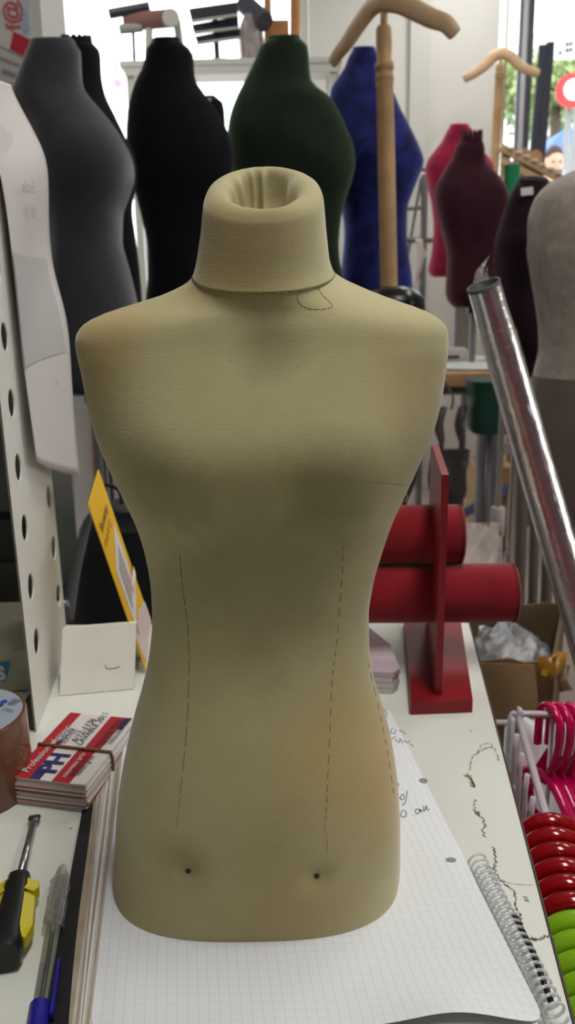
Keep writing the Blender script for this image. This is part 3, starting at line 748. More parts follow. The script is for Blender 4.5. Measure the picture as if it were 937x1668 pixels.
pole('metal_post', (180, 650), (189, 815), 1.43, .0085, dark_tube, 'thick dark metal post behind the yellow card beside the dress form', 'post')
pole('metal_post', (92, 740), (108, 1000), 1.25, .017, dark_tube, 'dark square-looking post right behind the perforated board', 'post')
# white leaning board with wooden edge
translucent_white = mat('translucent_white', srgb(240, 238, 234), .6)
_n = translucent_white.node_tree.nodes; _l = translucent_white.node_tree.links
_t = _n.new('ShaderNodeBsdfTranslucent'); _t.inputs['Color'].default_value = (.95, .94, .92, 1); _m = _n.new('ShaderNodeMixShader'); _m.inputs[0].default_value = .65
_l.new(_n['Principled BSDF'].outputs[0], _m.inputs[1]); _l.new(_t.outputs[0], _m.inputs[2]); _l.new(_m.outputs[0], _n['Material Output'].inputs[0])
wb = thing('leaning_board', (-.62, 2.0, 0), 'bright white board leaning upright between perforated board and dress form', 'board')
q = [atY(108, 625, 2.0), atY(146, 640, 2.0), atY(160, 925, 2.0), atY(128, 925, 2.0)]
qb = [q[3]+(q[3]-q[0])*2.0, q[2]+(q[2]-q[1])*2.0]
zq = .003; d1 = q[3]-q[0]; d2 = q[2]-q[1]
e0_ = q[0]+d1*((zq-q[0].z)/d1.z); e1_ = q[1]+d2*((zq-q[1].z)/d2.z)
MB().prism([q[0], q[1], e1_, e0_], (0, .012, 0)).build('board_panel', translucent_white, wb)
wood = mat('pale_wood', srgb(206, 172, 130), .5, var=.1, vscale=30)
w0 = q[1]+(e1_-q[1])*.04
MB().prism([w0, w0+Vector((.012, 0, 0)), e1_+Vector((.012, 0, 0)), e1_], (0, .012, 0)).build('wood_edge', wood, wb)
# carton of papers
pb_ = thing('paper_carton', (-.4, 1.5, 0), 'pinkish white printed carton behind the dress form left flank above the black bag', 'carton')
c = atY(208, 800, 1.27)
MB().box((c.x+.03, 1.32, (c.z+.03)/2), (.11, .09, c.z+.03-.002), bev=.004).build('carton_body', mat('pinkish_carton', srgb(196, 182, 186), .7, var=.1, vscale=20), pb_)
b = MB()
for k in range(3): b.box((c.x+.004+.003*k, 1.2746, c.z-.03-.011*k), (.022-.004*k, .0008, .005))
b.build('printed_marks', mat('carton_ink', srgb(112, 92, 100), .8), pb_)

# ================================================================== right of the counter: packs, carton, foil tube
pk = mat('pink_film_pack', srgb(196, 176, 186), .25, var=.06, vscale=60)
pa0 = [atH(596, 1052, CT+.02), atH(612, 1052, CT+.02), atH(637, 1112, CT+.02), atH(596, 1122, CT+.02)]
for i in range(4):
    z = CT+.0004+i*.0050; o_ = rnd.uniform(-.001, .001)
    base_ = [Vector((.020, .69, z)), Vector((.0735+o_, .745, z)), Vector((.0905+o_, .700, z)), Vector((.0925+o_, .650, z)), Vector((.086+o_, .642, z)), Vector((.030, .650, z))]
    o = MB().prism(base_, (0, 0, .0046)).build('film_pack', pk if i == 3 else mat('film_pack_pale', srgb(206, 202, 200), .3), None, origin=(.06, .69, z))
    tag(o, ['flat clear pack at the bottom of the pile behind the dress form right hip', 'second flat pack from the bottom of the pale pile between form and red stand', 'flat pack just under the pinkish top one in the pile beside the red stand', 'pinkish flat film pack topmost of the pile between dress form and red stand'][i], 'pack', 'flat film packs on the counter')
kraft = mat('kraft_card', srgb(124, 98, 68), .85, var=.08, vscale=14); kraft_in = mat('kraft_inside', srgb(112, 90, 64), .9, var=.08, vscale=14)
bx = thing('cardboard_box', (.45, 1.22, 0), 'torn open brown cardboard box of clear plastic behind the counter right edge', 'box')
fz = .640
fl0 = Vector((.155, 1.10, 0)); 
fr_ = atY(905, 1078, 1.10); bl_ = atY(770, 968, 1.40); br_ = atY(893, 985, 1.40)
zf = atY(800, 1068, 1.10).z; zbk = bl_.z
FL = Vector((.16, 1.10, 0)); FR = Vector((fr_.x, 1.10, 0)); BRk = Vector((br_.x+.03, 1.40, 0)); BLk = Vector((.16, 1.40, 0))
def wall(a, b2, za, zb_, m, nm, th=.005):
    d = (b2-a).normalized(); s = Vector((-d.y, d.x, 0))*th
    n_ = 10; gr = []
    top = [a.lerp(b2, i/n_)+Vector((0, 0, za+(zb_-za)*i/n_+.004*math.sin(i*2.1))) for i in range(n_+1)]
    bot = [a.lerp(b2, i/n_)+Vector((0, 0, .001)) for i in range(n_+1)]
    mids = [a.lerp(b2, i/n_)+Vector((0, 0, (za+.001)*.5))+s*.6*math.sin(i*.9) for i in range(n_+1)]
    return MB().sheet([top, mids, bot], s).build(nm, m, bx, smooth=True, auto=40)
wall(FL, FR, zf, fr_.z, kraft, 'front_wall'); wall(BRk, BLk, br_.z, bl_.z, kraft_in, 'back_wall'); wall(FR, BRk, fr_.z+.005, br_.z, kraft_in, 'side_wall'); wall(BLk, FL, zbk, zf, kraft_in, 'side_wall')
MB().box(((FL.x+FR.x)/2, 1.25, .006), (FR.x-FL.x-.01, .29, .008)).build('bottom', kraft, bx)
# front flap folded down with a crease
g = []
for i in range(9):
    u = i/8; p = FL.lerp(FR, u*.86)
    g.append([p+Vector((0, -.003, zf-.002+(fr_.z-zf)*u)), p+Vector((0, -.022, zf-.05+.006*math.sin(u*9))), p+Vector((0, -.030, zf-.082+.004*math.sin(u*6)))])
MB().sheet(g, (0, -.003, 0)).build('folded_flap', kraft, bx, smooth=True, auto=40)
g = []
pA = atY(905, 1080, 1.088); pB = atY(931, 1080, 1.12); pC = atY(934, 1125, 1.10); pD = atY(912, 1128, 1.085)
MB().sheet([[pA, pA.lerp(pB, .5)+Vector((0, -.012, .004)), pB], [pD.lerp(pA, .5), pA.lerp(pC, .5)+Vector((.0, -.015, 0)), pC.lerp(pB, .5)+Vector((-.01, 0, 0))], [pD, pD.lerp(pC, .5)+Vector((0, -.008, .006)), pC]], (0, .003, 0)).build('torn_corner', mat('torn_card', srgb(158, 134, 104), .9, var=.2, vscale=80), bx, smooth=True)
tpm = mat('amber_tape', srgb(168, 120, 36), .3, var=.25, vscale=70)
pA = atY(876, 1070, 1.083); pB = atY(925, 1064, 1.09); pC = atY(921, 1088, 1.078); pD = atY(879, 1102, 1.074)
MB().sheet([[pA, pA.lerp(pB, .33)+Vector((0, -.014, .004)), pA.lerp(pB, .66)+Vector((0, -.004, .006)), pB], [pA.lerp(pD, .5), pA.lerp(pC, .4)+Vector((0, -.022, 0)), pA.lerp(pC, .66)+Vector((0, -.008, 0)), pB.lerp(pC, .5)], [pD, pD.lerp(pC, .33)+Vector((0, -.010, -.006)), pD.lerp(pC, .66)+Vector((0, -.012, 0)), pC]], (0, .002, 0)).build('packing_tape', tpm, bx, smooth=True)
film = clear('bag_film', (.93, .94, .96), .30, .10, .22, .9, 45)
def crumple(center, rx, ry, rz, seed, n=26, m_=20, amp=.22):
    rn = random.Random(seed); ph = [(rn.uniform(2, 7), rn.uniform(2, 7), rn.uniform(0, 6), rn.uniform(.3, 1)) for _ in range(9)]
    rings = []
    for i in range(m_):
        v = PI*(i+.5)/m_; rg = []
        for k in range(n):
            u = 2*PI*k/n; s = sum(a*math.sin(f*u*1.0+g_*v*1.7+p) if False else a*math.sin(round(f)*u+g_*v*1.7+p) for f, g_, p, a in ph)/4
            r = 1+amp*s
            rg.append(Vector(center)+Vector((rx*math.sin(v)*math.cos(u)*r, ry*math.sin(v)*math.sin(u)*r, rz*math.cos(v)*r)))
        rings.append(rg)
    return rings
cc = atY(822, 1040, 1.24)
pbag = MB().loft(crumple((cc.x+.01, 1.26, cc.z-.065), .070, .082, .075, 4)).build('plastic_bag', clear('grey_film', (.62, .64, .68), .35, .08, .3, .9, 60), None, smooth=True, origin=(cc.x, 1.25, cc.z-.10))
tag(pbag, 'crumpled clear plastic bag lying inside the open cardboard box', 'plastic bag')
dkin = MB().loft(crumple((cc.x+.01, 1.27, cc.z-.185), .08, .085, .045, 9)).build('dark_bundle', mat('dark_bundle', srgb(52, 54, 60), .4, var=.3, vscale=60), None, smooth=True, origin=(cc.x, 1.26, .4))
tag(dkin, 'dark wrapped bundle under the clear bag inside the cardboard box', 'bundle')

# foil wrapped tube
def foil():
    m = mat('foil', (.9, .9, .9), .22, 1.0); n = m.node_tree.nodes; l = m.node_tree.links; b = n['Principled BSDF']
    uv = n.new('ShaderNodeUVMap'); uv.uv_map = 'UVMap'; sp = n.new('ShaderNodeSeparateXYZ'); l.new(uv.outputs[0], sp.inputs[0])
    tc = n.new('ShaderNodeTexCoord'); t = n.new('ShaderNodeTexNoise'); t.inputs['Scale'].default_value = 60; l.new(tc.outputs['Object'], t.inputs['Vector'])
    k = n.new('ShaderNodeBump'); k.inputs['Strength'].default_value = .25; k.inputs['Distance'].default_value = .004; l.new(t.outputs['Fac'], k.inputs['Height']); l.new(k.outputs['Normal'], b.inputs['Normal'])
    r = n.new('ShaderNodeValToRGB'); l.new(sp.outputs[0], r.inputs['Fac']); e = r.color_ramp.elements
    cols = [(0, (.92, .92, .93)), (.20, (.90, .87, .90)), (.27, (.80, .32, .44)), (.33, (.90, .78, .80)), (.42, (.96, .95, .92)), (.50, (.68, .72, .46)), (.58, (.55, .55, .55)), (.75, (.94, .94, .96)), (1, (.92, .92, .93))]  # pink and olive hanger reflections painted into the foil colour
    e[0].position = 0; e[0].color = (*cols[0][1], 1); e[1].position = 1; e[1].color = (*cols[-1][1], 1)
    for p, c in cols[1:-1]: q = e.new(p); q.color = (*c, 1)
    l.new(r.outputs['Color'], b.inputs['Base Color']); return m
Zt = .95
def atZ(px, py, Z): d = ray(px, py); return CAM+d*(Z/F)
ta = atZ(788, 464, Zt); tb = atZ(918, 915, Zt); td = (tb-ta).normalized(); tr_ = 29*Zt/F
te = ta+td*((ta.z-.02)/-td.z)
ft = thing('foil_tube', (te.x, te.y, 0), 'silver foil-wrapped cardboard tube in clear film leaning behind the counter right side', 'tube')
sd_ = td.cross(CAM-ta).normalized(); fn = sd_.cross(td).normalized()
if fn.dot(CAM-ta) < 0: fn = -fn
n = 48; segs = 40; vs = []; fs = []; uvl = []
L = (te-ta).length
for i in range(segs+1):
    s = L*i/segs; r = tr_*(.93 if s < .055 else 1.0)
    for k in range(n):
        a = 2*PI*k/n; w_ = 1+.006*math.sin(s*90+k)+.004*math.sin(s*37+k*1.7) if s > .055 else 1
        vs.append(ta+td*(s+.46*r*math.sin(a)*max(0, 1-s/.055))+(sd_*math.cos(a)+fn*math.sin(a))*r*w_)
for i in range(segs):
    for k in range(n): fs.append((i*n+k, i*n+(k+1) % n, (i+1)*n+(k+1) % n, (i+1)*n+k))
mbq = MB(); mbq.add(vs, fs)
fo = mbq.build('foil_wrap', foil(), ft, smooth=True)
ul = fo.data.uv_layers.new(name='UVMap')
for p in fo.data.polygons:
    ks = [fo.data.loops[i].vertex_index % n for i in p.loop_indices]; wrap = max(ks) == n-1 and min(ks) == 0
    for i in p.loop_indices:
        k = fo.data.loops[i].vertex_index % n; ul.data[i].uv = ((1.0 if wrap and k == 0 else k/n), 0)
MB().loft([[ta+td*(h+.46*q*math.sin(a))+(sd_*math.cos(a)+fn*math.sin(a))*q for a in [2*PI*k/40 for k in range(40)]] for q, h in ((tr_*.925, .004), (tr_*.955, .001), (tr_*.955, -.001), (tr_*.85, -.001), (tr_*.82, .002), (tr_*.82, .25), (tr_*.01, .25))], False).build('core', mat('tube_core', srgb(92, 92, 88), .5, .2), ft, smooth=True, auto=50)
wisp = clear('wisp_film', (.75, .75, .75), .4, .1, .06, .8, 200)
mb = MB()
for k in range(6):
    a = ta+fn*-.75*tr_-td*.35*tr_+sd_*tr_*(.45-.18*k)*(1 if sd_.x < 0 else -1); tip_ = atZ(797-3*(k % 3)-k, 417+6*k, Zt+.012)
    mb.sheet([[a+sd_*.0025, a-sd_*.0025], [a.lerp(tip_, .5)+sd_*.0022+Vector((.002*k-.005, 0, 0)), a.lerp(tip_, .5)-sd_*.0018], [tip_+sd_*.0008, tip_-sd_*.0006]])
mb.build('film_wisp', wisp, ft, smooth=True)
wr = MB()
cf = clear('tube_film', (.98, .98, .98), .14, .06, .0, .35, 90)
gr = []
for i in range(60):
    s = .058+(L-.06)*i/59; gr.append([ta+td*s+(sd_*math.cos(a)+fn*math.sin(a))*(tr_*1.03+.0006*math.sin(i*2.7+k*1.3)+.0006*math.sin(i*1.1-k*.9)) for k, a in enumerate([2*PI*q/40 for q in range(40)])])
wr.loft(gr, False).build('clear_film', cf, ft, smooth=True)

# ------------------------------------------------ wire rack and hangers
wire = mat('white_wire', srgb(206, 192, 202), .35)
rz = .76
R0 = Vector((.205, .6764, rz)); rd = (Vector((.1737, .4487, 0))-Vector((.205, .6764, 0))); rd.normalize(); rs = Vector((-rd.y, rd.x, 0))
if rs.x < 0: rs = -rs
rack = thing('hanger_rack', (.22, .55, 0), 'white coated wire rack at the counter right edge holding coloured hangers', 'wire rack')
R1 = atH(901, 1166, rz); 
MB().tube(smooth_path([R0+Vector((0, 0, -.735)), R0+Vector((0, 0, -.3)), R0+Vector((0, 0, -.02)), R0+Vector((.003, 0, -.004)), R0+Vector((.008, 0, 0)), R1+Vector((.12, -.01, 0)), R1+Vector((.128, -.01, -.006)), R1+Vector((.13, -.01, -.03)), R1+Vector((.13, -.01, -.735))], 5), .0028, 10).build('rear_frame', wire, rack, smooth=True)
MB().tube([R0+Vector((0, 0, -.003)), R0+rd*.42], .0030, 10).build('side_rail', wire, rack, smooth=True)
for k in range(5):
    p = R0+rd*(.035+.031*k)
    MB().tube([p+rs*-.006+Vector((0, 0, -.001)), p+rs*-.007+Vector((0, 0, -.014)), p+rs*-.007+Vector((0, 0, -.45))], .0024, 8).build('upright_wire', wire, rack, smooth=True)
MB().tube([R1+Vector((0, 0, -.002)), R1+Vector((0, 0, -.45))], .0024, 8).build('upright_wire', wire, rack, smooth=True)
for s in (0, 1):
    p = R0+rd*.40+rs*0
    pass
MB().tube([R0+rd*.42, R0+rd*.425+Vector((0, 0, -.006)), R0+rd*.425+Vector((0, 0, -.75))], .0028, 8).build('front_leg', wire, rack, smooth=True)
# second rack behind with wires
gr_m = mat('white_wire_plain', srgb(214, 212, 206), .4)
rk2 = thing('wire_basket', (.30, .85, 0), 'thin white wire grid standing between the counter and cardboard box', 'wire grid')
ga = atY(800, 1177, .86); gb_ = atY(950, 1176, .86)
MB().tube([ga, gb_], .0032, 8).build('top_wire', gr_m, rk2, smooth=True)
for k in range(4):
    p = atY(826+34*k, 1178, .86)
    MB().tube([p, Vector((p.x, p.y, .002))], .0024, 8).build('upright_wire', gr_m, rk2, smooth=True)
MB().tube([Vector((ga.x, ga.y, .35)), Vector((gb_.x, gb_.y, .35))], .0028, 8).build('lower_wire', gr_m, rk2, smooth=True)
# white carrier bag inside
g = []
for i in range(14):
    v = i/13; row = []
    for k in range(16):
        u = k/15; p = atY(836+110*u, 1180+260*v+10*u, .80-.02*math.sin(u*6+v*3)-.04*v)
        row.append(p+Vector((0, .012*math.sin(u*11+v*5), 0)))
    g.append(row)
wbg = MB().sheet(g, (0, .02, 0)).build('carrier_bag', mat('white_plastic_bag', srgb(224, 224, 226), .4, bump=.3, bscale=25), None, smooth=True, origin=g[-1][8])
tag(wbg, 'white plastic carrier bag hanging inside the wire rack behind pink hangers', 'carrier bag')

def hanger(name, m, label, group, hook_r=.0205, drop=.075, half=.15, wide=.0042):
    """clothes hanger in its own XZ plane, hook centred on the rail at the origin"""
    o = thing(name, (0, 0, 0), label, 'hanger', group)
    pts = [Vector((-hook_r*math.cos(a), 0, hook_r*math.sin(a))) for a in [math.radians(x) for x in range(-25, 181, 10)]]
    pts = [Vector((-hook_r*1.02, 0, -.030)), Vector((-hook_r*1.02, 0, -.014))]+pts[2:]+[Vector((hook_r*.98, 0, -.012)), Vector((hook_r*.75, 0, -.03)), Vector((.004, 0, -.05)), Vector((0, 0, -drop))]
    pts = [Vector((p.x, p.y, p.z+hook_r*-.55)) for p in pts]
    MB().tube(smooth_path(pts, 3), wide, 10, .72, ref=(0, 1, 0)).build('hook', m, o, smooth=True)
    z0 = -drop-hook_r*.55
    arm_p = [Vector((-half, 0, z0-.075)), Vector((-half*.92, 0, z0-.066)), Vector((-half*.6, 0, z0-.035)), Vector((-half*.25, 0, z0-.006)), Vector((0, 0, z0+.002)), Vector((half*.25, 0, z0-.006)), Vector((half*.6, 0, z0-.035)), Vector((half*.92, 0, z0-.066)), Vector((half, 0, z0-.075))]
    MB().tube(smooth_path(arm_p, 4), .0062, 10, .7, ref=(0, 1, 0)).build('shoulders', m, o, smooth=True)
    MB().tube([Vector((-half*.9, 0, z0-.067)), Vector((-half*.8, 0, z0-.085)), Vector((half*.8, 0, z0-.085)), Vector((half*.9, 0, z0-.067))], .0035, 8).build('trouser_bar', m, o, smooth=True)
    MB().prism([Vector((-.022, -.0015, z0-.008)), Vector((.022, -.0015, z0-.008)), Vector((0, -.0015, z0+.03))], (0, .003, 0)).build('neck_web', m, o)
    return o
def plastic(name, c, tr=.5):
    return mat(name, c, .12, trans=tr, coat=.3, ior=1.4, spec=.6)
pinkp = plastic('pink_plastic', srgb(232, 8, 104), .35); redp = plastic('red_plastic', srgb(176, 8, 22), .45); greenp = plastic('green_plastic', srgb(160, 214, 40), .35)
ord_ = ['first', 'second', 'third', 'fourth', 'fifth', 'sixth', 'seventh', 'eighth']
rails = math.atan2(rs.y, rs.x)
def fill(proto, n, start, step, colour, grp, lab):
    for i in range(n):
        o = proto if i == 0 else copy_tree(proto)
        o.location = R0+rd*(start+step*i)+Vector((0, 0, .0)); o.rotation_euler = (0, 0, rails+PI)
        o['label'] = lab(i)
fill(hanger('red_hanger', redp, 'x', 'red hangers on the wire rack', wide=.0065, hook_r=.024), 6, .172, .0160, 'red', 'red hangers', lambda i: f'{ord_[i]} translucent red plastic hanger from the back on the wire rack rail')
fill(hanger('green_hanger', greenp, 'x', 'lime green hangers on the wire rack', wide=.0065, hook_r=.024), 7, .268, .0150, 'green', 'green hangers', lambda i: f'{ord_[i]} lime green plastic hanger from the back on the wire rack rail')
ph_ = hanger('pink_hanger', pinkp, 'x', 'pink hangers on the rear rail', drop=.055, half=.095, wide=.0042, hook_r=.0165)
for i in range(4):
    o = ph_ if i == 0 else copy_tree(ph_)
    p = R0.lerp(R1, 1.0); x = atH(897+17*i, 1163, rz)
    o.location = Vector((x.x, x.y, rz)); o.rotation_euler = (0, 0, math.radians(-74-2*i))
    o['label'] = f'{ord_[i]} magenta plastic hanger from the left on the rack rear rail'
# ================================================================== torsos behind
def velvet(name, c, sheen=.5, var=.25, vs=14, rough=.9, col2=None, tint=None):
    m = mat(name, c, rough, sheen=sheen, var=var, vscale=vs, bump=.2, bscale=600, col2=col2, spec=.2, distort=1.0)
    b = m.node_tree.nodes['Principled BSDF']
    if tint: b.inputs['Sheen Tint'].default_value = (*tint, 1)
    return m
def torso_form(name, label, rows, Y, m, n=56, ex=2.3, tilt=10, ruffle=0, bumps=(), pole_rad=.013, base=None, pole=True, cat='mannequin torso', polem=None, split=None, pole_top=None, seam_px=None, group='dressmaker torsos in the shop', ztab=None):
    """rows: photo row, left, right, half depth in metres"""
    rr = lerp_rows(rows, 46); rings = []; y0, y1 = rr[0][0], rr[-1][0]
    for r in rr:
        p = atY((r[1]+r[2])/2, r[0], Y); a = max(.004, (r[2]-r[1])/2*scale(p))
        t = math.radians(tilt)*sstep(.35, .05, (r[0]-y0)/(y1-y0))
        rings.append(ring(p.x, Y+(r[4] if len(r) > 4 else 0), p.z, a, r[3], ex if (r[0]-y0)/(y1-y0) > .25 else 2.1, n, t))
    rings = rings[::-1]
    c = rings[0]; cx = sum(p.x for p in c)/n; cy = sum(p.y for p in c)/n; cz = sum(p.z for p in c)/n
    low = [Vector((cx+(p.x-cx)*.9, cy+(p.y-cy)*.9, cz-.008)) for p in c]
    body = [low]+rings
    for (px, py, rad, amp) in bumps:
        q = atY(px, py, Y-.08)
        for rg in body:
            for p in rg:
                if p.y < Y:
                    d2 = (p.x-q.x)**2+(p.z-q.z)**2
                    p.y -= amp*math.exp(-d2/rad**2)*min(1, (Y-p.y)/.04)
    tp = body[-1]; tx = sum(p.x for p in tp)/n; ty = sum(p.y for p in tp)/n
    floorz = 0 if ztab is None else ztab
    o = thing(name, (cx, cy, floorz), label, cat, group)
    if split:
        k = min(range(len(body)), key=lambda i: abs(body[i][0].z-atY(900, split[0], Y).z))
        MB().loft(body[k:]).build('torso_cover', m, o, smooth=True, auto=55)
        MB().loft(body[:k+1]).build('lower_cover', split[1], o, smooth=True, auto=55)
    else:
        MB().loft(body).build('torso_cover', m, o, smooth=True, auto=55)
    # neck cap with pulled-in cloth
    cap = []
    for s, dz in ((1.0, -.001), (.97, .006), (.86, .010), (.5, .008), (.15, .004)):
        cap.append([Vector((tx+(p.x-tx)*s, ty+(p.y-ty)*s, p.z+dz+(ruffle*abs(math.sin(i*2.3))*(1 if .8 < s < .99 else 0)))) for i, p in enumerate(tp)])
    MB().loft(cap).build('neck_cap', m, o, smooth=True, auto=60)
    if pole:
        pm_ = polem or grey_tube
        MB().tube([(cx, cy, cz+.02), (cx, cy, floorz+.012)], pole_rad, 14).build('stand_pole', pm_, o, smooth=True, auto=60)
        MB().lathe([(.0, .0005), (.13, .0005), (.135, .006), (.12, .014), (.03, .022), (.0, .022)] if base is None else base, (cx, cy, floorz), (0, 0, 1), 36).build('stand_base', mat('base_white', srgb(206, 210, 208), .5) if ztab is not None else blk_plastic, o, smooth=True, auto=40)
        MB().lathe([(pole_rad*1.0, -.02), (pole_rad*1.9, -.02), (pole_rad*1.9, .004), (0, .004)], (cx, cy, cz-.012), (0, 0, 1), 16).build('pole_collar', blk_plastic, o, smooth=True, auto=40)
    return o
grey_v = velvet('grey_jersey', srgb(52, 54, 60), .5, .18, 7, tint=(1, 1, 1))
black_v = velvet('black_jersey', srgb(12, 13, 19), .08, .2, 10, tint=(.6, .65, .9))
green_v = velvet('green_velvet', srgb(30, 40, 31), .25, .2, 8, tint=(.5, .9, .5))
blue_v = velvet('blue_crushed_velvet', srgb(26, 30, 82), .5, .35, 16, col2=srgb(36, 44, 112), tint=(.35, .4, 1))
pink_v = velvet('crimson_jersey', srgb(142, 26, 58), .4, .12, 8, tint=(1, .4, .55))
wine_v = velvet('burgundy_velvet', srgb(48, 20, 29), .22, .3, 10, tint=(.9, .3, .4))
plum_v = velvet('plum_velvet', srgb(32, 16, 26), .15, .2, 10, tint=(.7, .4, .6))
beige_v = velvet('beige_crushed_velvet', srgb(158, 147, 139), .42, .16, 26, tint=(1, .95, .9))
taupe_v = velvet('taupe_jersey', srgb(104, 92, 86), .25, .08, 8)
torso_form('torso_form', 'charcoal grey torso nearest at left, beside the hanging paper sheet', [(72, 50, 122, .052), (84, 44, 130, .056), (100, 38, 131, .058), (128, 28, 132, .062), (146, 22, 136, .068), (170, 30, 155, .078), (200, 44, 180, .092), (230, 55, 200, .105), (262, 62, 214, .112), (288, 68, 217, .112), (320, 78, 208, .104), (352, 84, 198, .096), (392, 86, 197, .092), (430, 84, 206, .098), (465, 82, 215, .106), (500, 82, 222, .112), (550, 84, 226, .115), (600, 90, 224, .112), (622, 96, 218, .108), (630, 102, 210, .10)], 1.75, grey_v, bumps=[(175, 268, .07, .02)])
torso_form('torso_form', 'slim black torso half hidden right behind the charcoal grey one', [(70, 100, 150, .05), (80, 98, 160, .055), (92, 96, 163, .057), (120, 92, 164, .06), (150, 84, 169, .07), (190, 76, 187, .09), (230, 70, 206, .10), (258, 68, 219, .105), (290, 72, 222, .105), (340, 84, 214, .095), (390, 88, 220, .095), (440, 88, 226, .10), (500, 86, 230, .11), (560, 86, 230, .11), (590, 92, 226, .10)], 2.15, black_v, ruffle=.008)
torso_form('torso_form', 'black torso standing between the grey and dark green ones', [(68, 248, 294, .050), (76, 240, 305, .055), (92, 237, 315, .058), (112, 231, 316, .06), (130, 222, 318, .066), (150, 215, 330, .075), (185, 208, 356, .092), (225, 207, 374, .105), (255, 210, 380, .112), (285, 215, 377, .112), (320, 223, 366, .10), (360, 233, 354, .092), (400, 241, 350, .092), (445, 242, 356, .10), (500, 238, 366, .112), (545, 238, 368, .112), (572, 244, 362, .10)], 2.4, black_v)
torso_form('torso_form', 'dark green velvet torso standing behind the neck of the dress form', [(64, 436, 490, .05), (72, 426, 500, .055), (88, 419, 503, .058), (108, 410, 504, .062), (132, 398, 507, .07), (160, 384, 538, .09), (190, 374, 556, .10), (215, 371, 566, .108), (245, 372, 577, .113), (270, 375, 579, .113), (295, 380, 574, .108), (330, 390, 562, .10), (365, 397, 555, .094), (405, 400, 552, .092), (445, 397, 557, .10), (500, 392, 568, .112), (550, 392, 570, .112), (572, 398, 562, .10)], 2.62, green_v, bumps=[(540, 265, .07, .02)])
torso_form('torso_form', 'royal blue crushed velvet torso behind the wooden hanger stand pole', [(82, 574, 612, .05), (90, 569, 616, .054), (110, 561, 619, .058), (128, 549, 625, .064), (145, 539, 638, .075), (180, 536, 653, .09), (215, 536, 670, .10), (245, 537, 684, .108), (265, 539, 690, .11), (285, 543, 684, .106), (310, 550, 674, .098), (345, 558, 663, .09), (380, 561, 662, .09), (420, 558, 666, .098), (455, 555, 671, .106), (484, 556, 672, .108), (492, 560, 668, .10)], 2.80, blue_v, bumps=[(600, 255, .08, .02)])
TBL = .842
torso_form('torso_form', 'crimson pink torso at the back, half behind the burgundy one', [(206, 733, 764, .05), (214, 728, 771, .055), (228, 721, 772, .058), (246, 707, 786, .075), (260, 697, 798, .09), (276, 693, 804, .10), (300, 697, 802, .105), (335, 704, 794, .095), (370, 707, 790, .09), (400, 705, 790, .092), (425, 701, 794, .10), (440, 698, 797, .10), (447, 702, 793, .095)], 3.58, pink_v, ztab=TBL)
torso_form('torso_form', 'burgundy velvet torso with a gathered ruffled neck on the wooden table', [(230, 750, 786, .048), (238, 744, 789, .052), (256, 737, 790, .056), (270, 728, 796, .066), (285, 719, 811, .08), (300, 711, 820, .09), (318, 708, 827, .10), (340, 711, 830, .105), (365, 717, 825, .10), (392, 724, 815, .092), (420, 729, 809, .088), (450, 728, 812, .094), (475, 727, 817, .10), (490, 731, 814, .10), (496, 736, 808, .095)], 3.2, wine_v, ruffle=.030, ztab=TBL)
torso_form('torso_form', 'dark plum torso with a small white shoulder tag beside the foil tube', [(296, 846, 892, .05), (304, 840, 896, .055), (322, 832, 902, .065), (345, 823, 908, .08), (372, 815, 912, .095), (402, 808, 912, .105), (440, 808, 906, .10), (470, 812, 896, .095), (500, 812, 888, .10), (525, 811, 887, .108), (560, 814, 881, .108), (590, 820, 872, .10), (606, 828, 862, .09)], 2.2, plum_v, polem=chrome, pole_rad=.010)
tg = bpy.data.objects['torso_form.007'] if 'torso_form.007' in bpy.data.objects else None
if tg:
    p = atY(858, 312, 2.135); b = MB(); sc_ = scale(p)
    b.box(p+Vector((0, -.004, 0)), (20*sc_, .002, 12*sc_), mtx=Matrix.Rotation(-.1, 4, 'Y')).build('size_tag', mat('tag_white', srgb(220, 218, 216), .6), tg)
torso_form('torso_form', 'large beige crushed velvet torso cut by the right edge', [(240, 985, 1062, .062), (262, 970, 1078, .07), (276, 942, 1105, .082), (290, 908, 1140, .095), (306, 886, 1160, .105), (330, 870, 1178, .115), (365, 862, 1186, .125), (400, 862, 1184, .122), (440, 867, 1172, .115), (490, 875, 1158, .108), (530, 880, 1150, .104), (565, 881, 1150, .104), (600, 874, 1158, .11), (640, 864, 1170, .12), (700, 852, 1180, .128), (770, 850, 1182, .13), (835, 856, 1176, .128), (856, 862, 1170, .122)], 1.70, beige_v, split=(606, taupe_v), polem=chrome)

